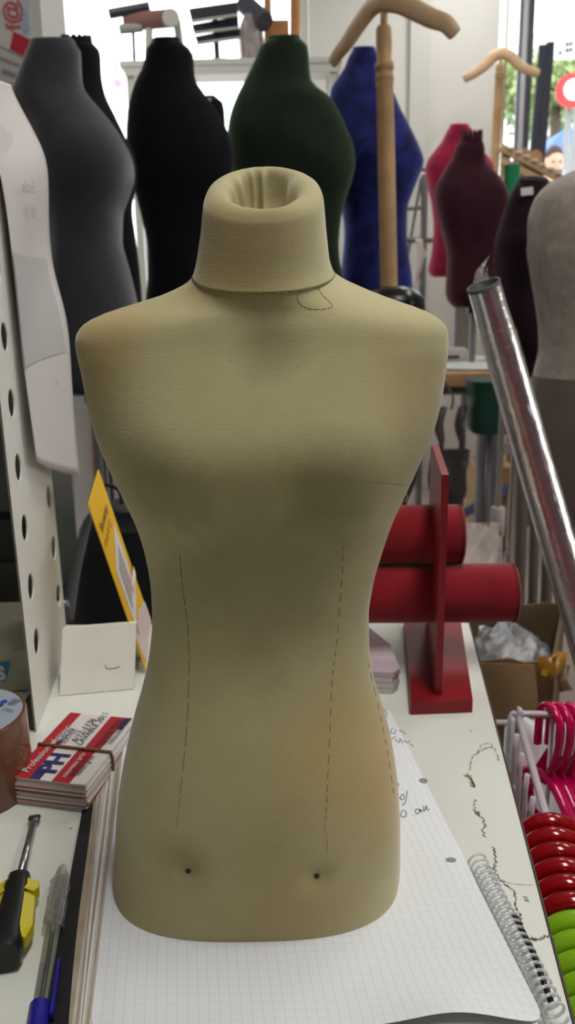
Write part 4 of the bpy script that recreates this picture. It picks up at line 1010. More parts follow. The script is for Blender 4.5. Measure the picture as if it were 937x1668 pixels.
# ================================================================== hanger stands
hw = mat('hanger_wood', srgb(206, 176, 140), .45, var=.08, vscale=18); pole_wood = mat('pole_wood', srgb(178, 142, 98), .5, var=.12, vscale=16)
def hanger_stand(label, Y, top, neck, collar, low, arm_l, arm_r, rad, th):
    a = atY(*top, Y); nk_ = atY(*neck, Y); lw = atY(*low, Y); d = (lw-nk_).normalized(); e = nk_+d*((nk_.z-.02)/-d.z)
    o = thing('hanger_stand', (e.x, e.y, 0), label, 'hanger stand')
    L = (e-nk_).length; c = [(atY(*q, Y)-nk_).length for q in collar]
    prof = [(0, 0), (rad*.75, 0), (rad*.9, rad*.4), (rad*.95, c[0]*.5), (rad*.85, c[0]*.9), (rad*1.12, c[0]), (rad*1.12, c[0]*1.16), (rad*.98, c[0]*1.2), (rad*1.08, c[0]*1.45), (rad*1.12, c[1]*.9), (rad*.98, c[1]*.93), (rad*1.1, c[1]), (rad*1.0, c[1]*1.05), (rad*1.05, c[1]*2), (rad*1.12, L*.5), (rad, L), (0, L)]
    MB().lathe(prof, nk_, d, 24).build('pole', pole_wood, o, smooth=True, auto=45)
    MB().tube([a, nk_+d*.02], rad*.42, 12).build('neck_dowel', pole_wood, o, smooth=True)
    Lp = smooth_path(arm_l, 6); Rp = smooth_path(arm_r, 6); allp = Lp[::-1]+Rp[1:]
    n = len(allp); rads = [th*(.62+.38*math.sin(PI*min(1, max(0, i/(n-1))))**.5) for i in range(n)]
    MB().tube(allp, rads, 14, .5, ref=(0, 0, 1)).build('hanger_arms', hw, o, smooth=True)
    MB().lathe([(0, 0), (.14, 0), (.14, .012), (.12, .02), (.03, .03), (0, .03)], (e.x, e.y, .0005), (0, 0, 1), 32).build('base', pole_wood, o, smooth=True, auto=40)
    return o
Y1 = 2.2
hanger_stand('tall wooden hanger stand with turned pole before the blue torso', Y1, (626, 6), (625, 42), [(625, 104), (626, 136)], (634, 480),
             [atY(622, 2, Y1), atY(606, 12, Y1+.03), atY(586, 38, Y1+.06), atY(566, 68, Y1+.09), atY(552, 86, Y1+.12), atY(541, 104, Y1+.14)],
             [atY(622, 2, Y1), atY(648, 4, Y1-.03), atY(672, 14, Y1-.05), atY(702, 29, Y1-.08), atY(726, 38, Y1-.10), atY(742, 56, Y1-.11)], .0205, .0235)
Y2 = 4.3
hanger_stand('smaller wooden hanger stand in front of the street window', Y2, (816, 92), (815, 105), [(814, 120), (813, 128)], (806, 280),
             [atY(818, 86, Y2), atY(804, 92, Y2), atY(792, 105, Y2), atY(775, 118, Y2), atY(756, 129, Y2)],
             [atY(818, 86, Y2), atY(832, 92, Y2), atY(846, 106, Y2), atY(862, 115, Y2), atY(879, 120, Y2)], .020, .026)
# ================================================================== wooden table, stands, bags under it
tb_m = mat('table_wood', srgb(176, 138, 100), .5, var=.1, vscale=9)
tz = atY(760, 610, 2.98).z
tbl = thing('display_table', (1.1, 3.4, 0), 'long wooden display table carrying the burgundy and crimson torsos', 'table')
tx0 = atY(600, 605, 3.0).x; tx1 = 2.3
MB().box(((tx0+tx1)/2, 3.40, TBL-.026), (tx1-tx0, .80, .050), bev=.004).build('tabletop', tb_m, tbl)
for x in (tx0+.10, tx1-.12):
    for y in (3.06, 3.74): MB().box((x, y, (TBL-.05)/2), (.04, .04, TBL-.052)).build('leg', grey_tube, tbl)
MB().box(((tx0+tx1)/2, 3.04, TBL-.066), (tx1-tx0-.1, .02, .03)).build('apron', mat('apron_grey', srgb(120, 112, 104), .6), tbl)
# grey boxy upright and white packs on the table
gp = thing('grey_board', (atY(760, 560, 3.55).x, 3.6, TBL), 'flat grey brown board standing behind the burgundy torso pole', 'board')
c = atY(757, 530, 3.6); MB().box((c.x, 3.6, TBL+.17), (.055, .02, .338), bev=.003).build('board_panel', mat('taupe_board', srgb(140, 130, 122), .7), gp)
wp = thing('white_packet', (atY(735, 560, 3.4).x, 3.4, TBL), 'white packet lying on the table beneath the crimson torso', 'packet')
c = atY(735, 552, 3.4); b = MB(); b.loft([ring(c.x, 3.4, TBL+.001+h, .07*s, .05*s, 3, 28) for h, s in ((0, .96), (.012, 1), (.05, .97), (.062, .8))]).build('packet_body', mat('packet_white', srgb(206, 200, 198), .5), wp, smooth=True, auto=50)
MB().box((c.x+.0, 3.348, TBL+.03), (.05, .003, .012)).build('packet_stripe', mat('dark_stripe', srgb(74, 66, 66), .6), wp)
# dark felt hat shape beside the blue torso
c = atY(657, 499, 1.72)
fb = MB().loft([ring(c.x-.012+.02*h, 1.78, c.z-.006+h, a, b_, 2.2, 36, f=lambda t, x, y: (x*(1+.05*math.sin(3*t)), y*(1+.04*math.sin(4*t)))) for h, a, b_ in ((-.02, .04, .04), (0, .066, .06), (.02, .064, .058), (.038, .048, .045), (.046, .02, .02))])
dome = thing('black_hat', (c.x-.03, 1.78, 0), 'shiny black cap shape on a stand behind the dress form right shoulder', 'hat')
fb.build('cap_crown', mat('black_leatherette', srgb(16, 17, 20), .3), dome, smooth=True)
MB().tube([(c.x-.03, 1.78, c.z-.02), (c.x-.03, 1.78, .01)], .012, 12).build('stand_pole', grey_tube, dome, smooth=True)
MB().lathe([(0, 0), (.07, 0), (.07, .008), (.02, .016), (0, .016)], (c.x-.03, 1.78, .0005), (0, 0, 1), 28).build('stand_base', blk_plastic, dome, smooth=True, auto=40)
# garments in clear bags hanging below the table
hook_m = mat('black_hook', srgb(24, 24, 26), .5)
def bagged(px, pyt, pyb, wpx, Y, label, seed):
    t = atY(px, pyt, Y); bt = atY(px, pyb, Y); h = t.z-bt.z; w = wpx*scale(t); rn = random.Random(seed)
    o = thing('bagged_garment', (t.x, Y, bt.z), label, 'bagged garment', 'garments in clear bags under the table')
    def blob(x0, x1, z0, z1, dep, k=12):
        rr = []
        for i in range(k):
            v = i/(k-1); z = z1+(z0-z1)*v; ww = (x1-x0)/2*(.55+.45*math.sin(PI*min(1, v*1.1+.18))**.6)*(1+.06*math.sin(v*9+seed))
            rr.append(ring((x0+x1)/2+.006*math.sin(v*7+seed), Y, z, ww, dep*(.5+.5*math.sin(PI*(v*.8+.1))), 2.2, 20))
        return rr
    MB().loft(blob(t.x-w*.42, t.x+w*.40, bt.z+.02, t.z-h*.42, .035)).build('folded_garment', black_fab, o, smooth=True)
    for s in (-1, 1):
        MB().loft(blob(t.x+s*w*.20-w*.10, t.x+s*w*.20+w*.10, t.z-h*.44, t.z-h*.10, .018)).build('strap_loop', mat('dark_brown_strap', srgb(54, 46, 40), .6), o, smooth=True)
    MB().tube(smooth_path([(t.x, Y, t.z-h*.12), (t.x+.004, Y-.004, t.z-h*.03), (t.x, 2.992, TBL-.030)], 5), .0035, 8).build('hook', hook_m, o, smooth=True)
    g = []
    for sgn_ in (-1,):
        for i in range(22):
            v = i/21; row = []
            for k in range(18):
                u = k/17-.5; ww = w*(.35+.72*min(1, v*3)**.8)
                row.append(Vector((t.x+u*ww*1.1+.010*math.sin(v*8+k*.7+seed), Y-.045-.010*math.sin(u*26+v*5+seed)-.006*math.sin(v*23+u*9), t.z-h*1.02*v)))
            g.append(row)
    MB().sheet(g).build('clear_bag', clear('garment_bag', (.97, .97, .97), .07, .10, .015, .9, 40), o, smooth=True)
bagged(736, 640, 855, 84, 2.86, 'black strappy garment in a clear bag hanging under the table near the red stand', 2)
bagged(655, 640, 850, 62, 2.90, 'black garment in a clear bag hanging partly behind the dress form right side', 5)
# green tub
tub_m = mat('green_tub', srgb(9, 70, 56), .45)
c = atY(800, 665, 2.78); sc_ = scale(c)
tb = thing('green_tub', (c.x, 2.95, 0), 'dark teal green plastic tub hanging just below the wooden table edge', 'tub')
zt2 = atY(800, 622, 2.78).z; zb2 = atY(800, 709, 2.78).z; hw2 = 38*sc_
MB().loft([ring(c.x+.02, 2.86, z, a, .08*s, 4.5, 40) for z, a, s in ((zb2, hw2*.84, .85), (zb2+.012, hw2*.92, .92), (zb2+.05, hw2*.95, .95), (zt2-.012, hw2*1.02, 1.0), (zt2-.012, hw2*1.07, 1.05), (zt2, hw2*1.07, 1.05))]).build('tub_body', tub_m, tb, smooth=True, auto=45)
MB().tube([(c.x+.02, 2.86, zb2), (c.x+.02, 2.86, .01)], .010, 12).build('support_post', grey_tube, tb, smooth=True)
# chrome pole with white sleeve
cp_ = atY(817, 708, 2.55); o = thing('chrome_pole', (cp_.x, 2.55, 0), 'chrome pole in a white plastic sleeve standing below the green tub', 'pole')
zs_ = atY(817, 826, 2.55).z
MB().tube([(cp_.x, 2.55, atY(817, 560, 2.55).z), (cp_.x, 2.55, zs_-.03)], .0105, 16).build('upper_tube', chrome, o, smooth=True, auto=60)
MB().lathe([(.0, .0), (.016, 0), (.019, .01), (.019, zs_-.10), (.023, zs_-.085), (.024, zs_-.01), (.021, zs_), (0, zs_)], (cp_.x, 2.55, .0005), (0, 0, 1), 24).build('white_sleeve', mat('sleeve_white', srgb(214, 206, 206), .45), o, smooth=True, auto=40)
# grey pipes leaning behind the cardboard box
for i, (a, b2, rd_, lab) in enumerate((((852, 762), (846, 962), .0105, 'left of the leaning grey pipes behind the cardboard box'), ((874, 768), (868, 965), .009, 'middle of the leaning grey pipes behind the cardboard box'), ((896, 775), (890, 968), .0108, 'right of the leaning grey pipes behind the cardboard box'))):
    pole('grey_pipe', a, b2, 1.46+.012*i, rd_, mat('pipe_grey', srgb(128, 120, 116), .35, .6), lab, 'pipe', group='grey pipes behind the box')
# clothing rail frame further back
fr = thing('clothes_rail', (.75, 3.95, 0), 'grey tubular clothes rail frame against the white wall behind the table', 'clothes rail')
fy = 3.95
def T(p, q, r=.012, nm='rail_tube', m=None):
    MB().tube([atY(*p, fy) if len(p) == 2 else p, atY(*q, fy) if len(q) == 2 else q], r, 12).build(nm, m or grey_tube, fr, smooth=True, auto=60)
p = atY(692, 285, fy); T((692, 285), (p.x+.0, fy, .005), .017, 'upright')
p2 = atY(768, 285, fy); T((768, 285), (p2.x, fy, .005), .017, 'upright')
T((640, 391), (768, 390), .014, 'cross_rail'); T((660, 340), (694, 338), .009, 'side_bar'); T((686, 290), (662, 430), .008, 'brace'); T((640, 276), (768, 275), .010, 'top_rail')
wf = MB(); g = []
for i in range(16):
    v = i/15; L_ = atY(676+4*math.sin(v*6), 389+97*v, 3.936); g.append([L_, L_+Vector((.016, -.008, 0)), L_+Vector((.034+.006*math.sin(v*7), 0, 0))])
wv = wf.sheet(g, (0, .006, 0)).build('white_garment', mat('white_cloth', srgb(226, 226, 224), .8), None, smooth=True, origin=g[-1][1])
tag(wv, 'narrow white cloth hanging from the grey clothes rail beside blue torso', 'cloth')
# low wooden crate and tubes on the floor
cr_ = thing('wooden_crate', (1.0, 3.9, 0), 'small pale wooden crate on the floor behind the chrome pole', 'crate')
c = atY(800, 765, 3.65); w_ = 60*scale(c)
MB().box((c.x, 3.65, c.z-.02), (w_, .2, .10), bev=.004).build('crate_body', mat('crate_wood', srgb(196, 150, 92), .6, var=.12, vscale=20), cr_)
for s in (-1, 1): MB().box((c.x+s*w_*.4, 3.65, (c.z-.07)/2+.001), (.03, .18, c.z-.072)).build('crate_leg', pole_wood, cr_)
for (x0, y0, x1, y1, r, m_, nm, lab, cat) in ((772, 752, 832, 728, .022, mat('sleeve_white', srgb(214, 206, 206), .45), 'white_pipe', 'white plastic pipe lying above the crate behind the chrome pole', 'pipe'), (752, 838, 836, 790, .020, mat('blue_strip', srgb(92, 108, 150), .5), 'blue_bar', 'bluish bar slanting near the floor behind the chrome pole', 'bar')):
    a = atY(x0, y0, 3.46); b2 = atY(x1, y1, 3.48)
    o = MB().tube([a, b2], r, 14).build(nm, m_, None, smooth=True, auto=60, origin=a); tag(o, lab, cat)
gpst = thing('grey_column', (atY(792, 700, 3.6).x, 3.6, 0), 'ribbed grey metal column standing left of the chrome pole', 'column')
c = atY(792, 760, 3.3); b = MB()
for k in (-1, 0, 1): b.box((c.x+k*.026, 3.3, .39), (.023, .05, .76), bev=.003)
b.build('column_body', mat('column_grey', srgb(134, 134, 142), .4, .4), gpst); MB().box((c.x, 3.3, .012), (.10, .09, .02), bev=.002).build('column_foot', blk_plastic, gpst)
# translucent film sheet on the floor region
fs_ = MB(); g = []
for i in range(9):
    row = []
    for k in range(9):
        p = atY(752+8*k+2*math.sin(i), 852+10*i, 2.35-.02*math.sin(k*1.3+i)-.25*(i/8)); row.append(p)
    g.append(row)
o = fs_.sheet(g, (0, .004, 0)).build('film_sheet', mat('greyish_film', srgb(172, 158, 152), .3, var=.06, vscale=15, bump=.4, bscale=20), None, smooth=True, origin=g[-1][4]); tag(o, 'greyish translucent plastic sheeting bundle between red stand and white sleeve', 'plastic sheet')

# ================================================================== shelf of jewellery stands in the left window
YS = 3.9
sh_m = mat('shelf_white', srgb(206, 206, 198), .5)
s0 = atY(196, 103, YS); s1 = atY(500, 93, YS)
shf = thing('display_shelf', ((s0.x+s1.x)/2, YS, 0), 'white shelf unit in the bright left window holding jewellery stands', 'shelf')
SZ = (s0.z+s1.z)/2; x0s = s0.x; x1s = s1.x+.15
MB().box(((x0s+x1s)/2, YS+.12, SZ-.014), (x1s-x0s, .30, .026), bev=.003).build('shelf_board', sh_m, shf)
MB().box(((x0s+x1s)/2, YS-.02, SZ-.045), (x1s-x0s-.04, .016, .030)).build('front_rail', sh_m, shf)
for x in (x0s+.04, x1s-.04):
    for y in (YS, YS+.24): MB().box((x, y, (SZ-.03)/2+.001), (.032, .032, SZ-.034)).build('leg', sh_m, shf)
blk = mat('black_display', srgb(40, 42, 54), .4); brn = mat('brown_velvet', srgb(132, 92, 84), .85, sheen=.3); pale = mat('pale_stand', srgb(190, 190, 180), .5); amber = mat('amber_wood', srgb(176, 118, 66), .45, var=.1, vscale=20)
def X(px): return atY(px, 80, YS).x
def Zp(py, px=300): return atY(px, py, YS).z
yS = YS+.10
def stand(name, px, label, cat='jewellery stand'): return thing(name, (X(px), yS, SZ), label, cat, 'jewellery stands on the window shelf')
def bar(o, p, q, r, m, nm, flat=1.0, n=18, dy=0): return MB().tube([atY(*p, YS+.1+dy), atY(*q, YS+.1-dy)], r, n, flat).build(nm, m, o, smooth=True, auto=50)
k = (YS+.1)/1350
o = stand('bracelet_bar', 214, 'black two-bar bracelet stand at the left end of the window shelf')
bar(o, (178, 23), (244, 11), .020, blk, 'upper_bar'); bar(o, (195, 48), (232, 44), .020, mat('grey_display', srgb(150, 150, 150), .5), 'lower_bar'); bar(o, (216, 30), (219, 99), .008, blk, 'post')
MB().lathe([(0, .0008), (.035, .0008), (.033, .012), (0, .014)], (X(219), yS, SZ), (0, 0, 1), 24).build('base', blk, o, smooth=True, auto=40)
o = stand('bracelet_roll', 240, 'brown velvet roll with pale round end on posts, on the window shelf')
bar(o, (206, 36), (279, 30), .036, brn, 'roll', dy=.03)
e = atY(279, 28, YS+.02); MB().lathe([(0, 0), (.034, 0), (.036, .004), (.036, .02), (0, .022)], e, (-.25, 1, 0), 28).build('round_end', pale, o, smooth=True, auto=40)
bar(o, (243, 44), (242, 98), .017, pale, 'post'); bar(o, (288, 34), (296, 97), .017, pale, 'post')
o = stand('ring_tray', 352, 'black three-tier tilted ring display standing on the window shelf')
for (q, nm) in (((307, 14, 386, 3, 388, 23, 312, 34), 'tier'), ((312, 40, 388, 26, 389, 44, 316, 53), 'tier'), ((317, 59, 389, 46, 390, 60, 321, 70), 'tier')):
    a = [atY(q[0], q[1], YS+.10), atY(q[2], q[3], YS+.10), atY(q[4], q[5], YS+.06), atY(q[6], q[7], YS+.06)]
    MB().prism(a, (0, .02, .004)).build(nm, blk, o)
    MB().tube([a[3]+Vector((0, -.004, -.004)), a[2]+Vector((0, -.004, -.004))], .006, 10).build('pale_edge', pale, o, smooth=True)
bar(o, (350, 20), (354, 95), .012, blk, 'post'); MB().loft([ring(X(355), yS, SZ+.0008+h, a, .05, 3, 28) for h, a in ((0, .062), (.012, .06), (.02, .045))]).build('base', blk, o, smooth=True, auto=40)
o = stand('bracelet_roll', 408, 'dark velvet roll in a clear plastic bag beside the wooden stand on the window shelf')
bar(o, (398, 6), (432, 36), .040, mat('dark_slate_velvet', srgb(66, 66, 78), .7), 'roll', dy=.05)
MB().loft([ring(X(408), yS, z, a, .05, 2.4, 28, f=lambda t, x, y: (x*(1+.08*math.sin(5*t)), y)) for z, a in ((SZ+.001, .035), (SZ+.03, .05), (SZ+.10, .055), (SZ+.15, .05), (SZ+.19, .03))]).build('bag', mat('smoky_film', srgb(150, 140, 138), .25, var=.2, vscale=30), o, smooth=True)
o = stand('wooden_stand', 460, 'amber wooden two-post stand at the right end of the window shelf')
bar(o, (436, -12), (437, 97), .016, amber, 'post'); bar(o, (481, -12), (481, 97), .022, amber, 'post'); 
c = atY(455, 49, YS+.1); MB().box(c, (.085, .04, .07), bev=.004).build('cross_piece', amber, o)
MB().box((X(458), yS, SZ+.012), (.14, .10, .022), bev=.003).build('base', amber, o)
# black domed bust top between black and green torsos
c = atY(343, 200, 2.95); sc_ = scale(c)
bd_ = thing('black_dome_bust', (c.x, 2.95, 0), 'black dome-topped bust seen between the black and green torsos', 'bust')
rr = [(156, 334, 350), (158, 327, 356), (163, 321, 361), (175, 317, 365), (200, 316, 367), (240, 312, 369), (300, 305, 372), (360, 305, 374), (420, 310, 370)]
rg = [ring(atY((r[1]+r[2])/2, r[0], 2.95).x, 2.95, atY(343, r[0], 2.95).z, (r[2]-r[1])/2*sc_, max(.01, (r[2]-r[1])/2*sc_*.8), 2.2, 32) for r in lerp_rows(rr, 24)][::-1]
MB().loft(rg).build('bust_body', black_v, bd_, smooth=True, auto=60)
MB().lathe([(0, 0), (.006, 0), (.004, .003), (0, .004)], atY(341, 163, 2.71), (0, -1, .2), 12).build('top_button', pale, bd_, smooth=True)
cz_ = rg[0][0].z; MB().tube([(c.x, 2.95, cz_+.01), (c.x, 2.95, .01)], .013, 12).build('stand_pole', grey_tube, bd_, smooth=True); MB().lathe([(0, 0), (.13, 0), (.13, .008), (.02, .016), (0, .016)], (c.x, 2.95, .0005), (0, 0, 1), 28).build('stand_base', blk_plastic, bd_, smooth=True, auto=40)

# ================================================================== wooden rack, bar, green pot by the street window
YR = 3.98
rk = thing('wooden_rack', (atY(830, 300, YR).x, YR, 0), 'slanting pale wooden slat rack below the street window', 'rack')
def R(p, q, w, d, m, nm, Ya=YR, Yb=YR):
    a = atY(*p, Ya); b2 = atY(*q, Yb); t = (b2-a); L = t.length; t.normalize(); s = Vector((0, 1, 0)); n_ = t.cross(s).normalized()
    MB().prism([a-n_*w-s*d, a+n_*w-s*d, a+n_*w+s*d, a-n_*w+s*d], t*L).build(nm, m, rk)
rw = mat('rack_wood', srgb(196, 168, 130), .5, var=.1, vscale=14)
R((816, 240), (918, 294), .016, .012, rw, 'upper_slat'); R((818, 262), (918, 312), .014, .012, rw, 'lower_slat')
for (px, py) in ((808, 234), (826, 246)):
    a = atY(px, py, YR+.02); MB().box((a.x, YR+.03, a.z/2+.001), (.035, .03, a.z-.004), bev=.003).build('rack_post', rw, rk)
a = atY(925, 300, YR+.02); MB().box((a.x, YR+.03, a.z/2+.001), (.035, .03, a.z-.004), bev=.003).build('rack_post', rw, rk)
for i in range(7):
    p = atY(832+13*i, 246+6.6*i, YR-.02); MB().box(p+Vector((0, 0, .012)), (.026, .02, .008)).build('pale_peg', mat('peg_white', srgb(236, 230, 226), .5), rk)
bx2 = MB(); c = atY(862, 245, 4.28)
wbx = thing('wooden_box', (c.x, 4.30, 0), 'pale wooden box end rising behind the slanting slat rack', 'box')
MB().prism([atY(846, 262, 4.0), atY(848, 246, 4.0), atY(856, 240, 4.0), atY(866, 246, 4.0), atY(876, 243, 4.0), atY(884, 250, 4.0), atY(886, 300, 4.0), atY(846, 300, 4.0)], (0, .05, 0)).build('box_end', pole_wood, wbx)
cz2 = atY(866, 300, 4.0); MB().box((cz2.x, 4.025, cz2.z/2), (.10, .05, cz2.z-.004)).build('box_stand', pole_wood, wbx)
pot = thing('green_pot', (atY(832, 300, 3.3).x, 3.3, TBL), 'small bright green plastic pot behind the burgundy torso right shoulder', 'pot')
c = atY(834, 300, 3.45); sc_ = scale(c)
MB().lathe([(0, 0), (.03, 0), (12*sc_, .06), (13*sc_, .14), (11*sc_, .135), (0, .10)], (c.x, 3.45, atY(834, 318, 3.45).z-.03), (0, 0, 1), 24).build('pot_body', mat('bright_green', srgb(20, 128, 84), .45), pot, smooth=True, auto=50)
MB().tube([(c.x, 3.45, TBL+.001), (c.x, 3.45, atY(834, 318, 3.45).z-.03)], .02, 12).build('pot_stand', pale, pot, smooth=True)
ba = atY(892, 68, 4.55); bb2 = atY(877, 250, 4.45); t = (bb2-ba).normalized(); be = ba+t*((ba.z-.003)/-t.z)
lb_ = thing('dark_bar', (be.x, be.y, 0), 'long dark double-edged bar leaning before the street window', 'bar')
sx2 = Vector((1, 0, 0)); 
for s, nm in ((-1, 'front_strip'), (1, 'rear_strip')):
    a0 = ba+sx2*s*.019+Vector((0, 0, -.012 if s < 0 else 0)); MB().prism([a0-sx2*.018, a0+sx2*.018, a0+sx2*.018+Vector((0, .025, 0)), a0-sx2*.018+Vector((0, .025, 0))], be+sx2*s*.019-a0).build(nm, mat('dark_navy_bar', srgb(48, 50, 66), .5), lb_)

# ================================================================== setting
YW = 4.8; H = 3.0
wall_m = mat('wall_paint', srgb(232, 231, 227), .8, var=.02, vscale=2)
def RW():
    # right side wall; unseen daylight opening added to brighten right hip and counter
    b = MB()
    for y0, y1, z0, z1 in ((-2.55, .1, 0, H), (1.2, 4.95, 0, H), (.1, 1.2, 0, 1.0), (.1, 1.2, 2.3, H)): b.box((xr+.06, (y0+y1)/2, (z0+z1)/2), (.12, y1-y0, z1-z0))
    return b
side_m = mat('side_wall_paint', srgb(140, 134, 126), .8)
def struct(o): o['kind'] = 'structure'; return o
xl, xr = -2.6, 2.8
fl_m = mat('floor_tile', srgb(150, 134, 128), .5, var=.1, vscale=3)
struct(MB().box(((xl+xr)/2, 1.2, -.05), (xr-xl+.3, 7.5, .1)).build('floor', fl_m))
struct(MB().box(((xl+xr)/2, 1.2, H+.05), (xr-xl+.3, 7.5, .1)).build('ceiling', mat('ceiling_white', srgb(196, 196, 192), .8)))
struct(MB().box((xl-.06, 1.2, H/2), (.12, 7.5, H)).build('wall_left', side_m)); struct(RW().build('wall_right', side_m)); struct(MB().box(((xl+xr)/2, -2.5, H/2), (xr-xl, .12, H)).build('wall_front', side_m))
wx0 = -2.4; wx1 = atY(503, 50, YW).x; vx0 = atY(812, 100, YW).x; vx1 = 2.7; zlo = .55; zl2 = .95; zhi = 2.85
b = MB()
def W(x0, x1, z0, z1): b.box(((x0+x1)/2, YW+.12, (z0+z1)/2), (x1-x0, .24, z1-z0))
W(xl, wx0, 0, H); W(wx0, wx1, 0, zlo); W(wx0, wx1, zhi, H); W(wx1, vx0, 0, H); W(vx0, vx1, 0, zl2); W(vx0, vx1, zhi, H); W(vx1, xr, 0, H)
struct(b.build('wall_back', wall_m))
pc_ = atY(668, 200, YW-.06).x; pd_ = atY(700, 200, YW-.06).x
struct(MB().box(((pc_+pd_)/2, YW-.02, H/2), (pd_-pc_, .04, H-.002)).build('trim_1', mat('trim_paint', srgb(222, 222, 219), .8)))
win_white = mat('window_white', srgb(226, 224, 218), .5); win_dark = mat('window_dark', srgb(86, 86, 98), .5, .3)
pane_m = clear('window_glass', (.97, .98, .98), .06, .02)
w1 = thing('window_1', ((wx0+wx1)/2, YW, zlo), 'wide bright shop window at left behind the torsos', 'window'); w1['kind'] = 'structure'
b = MB(); b.box((wx0+.03, YW+.15, (zlo+zhi)/2), (.06, .06, zhi-zlo)); b.box((wx1-.02, YW+.15, (zlo+zhi)/2), (.04, .06, zhi-zlo)); b.box(((wx0+wx1)/2, YW+.15, zlo+.03), (wx1-wx0, .06, .06)); b.box(((wx0+wx1)/2, YW+.15, zhi-.03), (wx1-wx0, .06, .06)); b.build('window_frame', win_white, w1)
MB().box(((wx0+wx1)/2, YW+.15, (zlo+zhi)/2), (wx1-wx0-.1, .006, zhi-zlo-.1)).build('window_pane', pane_m, w1)
w2 = thing('window_2', ((vx0+vx1)/2, YW, zl2), 'street window at right with a dark vertical frame', 'window'); w2['kind'] = 'structure'
xa = atY(847, 100, YW+.06).x; xb = atY(871, 100, YW+.06).x
MB().box(((vx0+xa)/2, YW+.16, (zl2+zhi)/2), (xa-vx0, .006, zhi-zl2-.06)).build('window_pane', pane_m, w2)
b = MB(); b.box(((vx0+vx1)/2, YW+.16, zl2+.03), (vx1-vx0, .05, .06)); b.build('window_frame', win_white, w2)
b = MB(); b.box((xa+(xb-xa)*.14, YW+.12, (zl2+zhi)/2), ((xb-xa)*.14, .03, zhi-zl2)); b.box((xb-(xb-xa)*.2, YW+.12, (zl2+zhi)/2), ((xb-xa)*.36, .06, zhi-zl2)); b.build('dark_mullion', win_dark, w2)
b = MB(); b.box(((xa+xb)/2-.004, YW+.14, (zl2+zhi)/2), ((xb-xa)*.38, .05, zhi-zl2)); b.build('light_mullion', mat('window_grey', srgb(220, 222, 230), .5), w2)
xg = atY(834, 100, YW).x; MB().box((xg, YW+.13, (zl2+zhi)/2), (.012, .012, zhi-zl2)).build('gap_strip', mat('gap_brown', srgb(150, 140, 112), .7), w2)
MB().box(((xb+vx1)/2, YW+.16, (zl2+zhi)/2), (vx1-xb, .006, zhi-zl2-.06)).build('window_pane', pane_m, w2)
# stickers seen in the bright left window
stk = thing('window_stickers', (0, YW-.01, 1.9), 'faint cyan and pink stickers on the bright left window pane', 'sticker')
for (px, py, w_, h_, c_) in ((188, 107, 8, 14, (140, 220, 232)), (192, 136, 12, 12, (226, 130, 220)), (184, 122, 4, 14, (240, 190, 230)), (190, 164, 7, 9, (214, 226, 190))):
    p = atY(px, py, YW+.14); s_ = scale(p); MB().lathe([(0, 0), (w_*s_*.6, 0), (w_*s_*.6, .002), (0, .002)], p, (0, -1, 0), 18).build('sticker', clear('sticker_%d' % py, tuple(x/255 for x in c_), .02, .2, .1), stk)
# pier with notices at far left
Yp = 2.3
px1 = atY(62, 40, Yp).x
pier = struct(MB().box((px1-.30, Yp+.15, H/2), (.60, .30, H-.002)).build('wall_pier', mat('pier_white', srgb(216, 214, 210), .7)))
pap = mat('notice_paper', srgb(224, 220, 218), .6)
def quad(px, Y, d=.002): return [atY(x, y, Y) for x, y in px]
nt = thing('wall_notice', atY(40, 60, Yp-.003), 'white notice with rotated red letters and a red square on the left pier', 'notice')
MB().prism(quad([(-30, -20), (64, -20), (70, 66), (50, 92), (41, 95), (2, 76), (-30, 61)], Yp-.006), (0, .004, 0)).build('notice_paper', pap, nt)
rdm = mat('notice_red', srgb(200, 50, 64), .6); bl2 = mat('notice_blue', srgb(150, 176, 206), .6); pkm = mat('notice_pink', srgb(226, 170, 176), .6)
MB().prism(quad([(22, 51), (49, 64), (41, 93), (16, 80)], Yp-.0075), (0, .001, 0)).build('red_square', rdm, nt)
MB().prism(quad([(33, -20), (49, -20), (50, 56), (35, 56)], Yp-.0075), (0, .001, 0)).build('blue_strip', mat('notice_pale_blue', srgb(206, 212, 222), .6), nt)
p = atY(34, 48, Yp-.008); text('f@1', .052, p, (-.04, 0, 1), (-1, 0, -.04), mat('notice_red_ink', srgb(214, 96, 104), .6), nt, bold=.001)
p = atY(47, 54, Yp-.0085); text('ccce', .030, p, (-.04, 0, 1), (-1, 0, -.04), bl2, nt)
nl_ = thing('printed_notice', atY(10, 120, Yp-.007), 'white printed slip below the red square at far left edge', 'notice')
MB().prism(quad([(-30, 63), (2, 78), (40, 97), (24, 136), (-30, 136)], Yp-.006), (0, .004, 0)).build('slip_paper', mat('slip_paper', srgb(208, 206, 206), .6), nl_)
MB().prism(quad([(-20, 84), (0, 92), (36, 106), (35, 110), (0, 97), (-20, 89)], Yp-.0072), (0, .0008, 0)).build('printed_rule', mat('slip_grey', srgb(160, 158, 160), .7), nl_)
MB().prism(quad([(4, 112), (30, 121), (28, 128), (3, 119)], Yp-.0072), (0, .0008, 0)).build('printed_line', mat('slip_ink', srgb(148, 146, 150), .7), nl_)
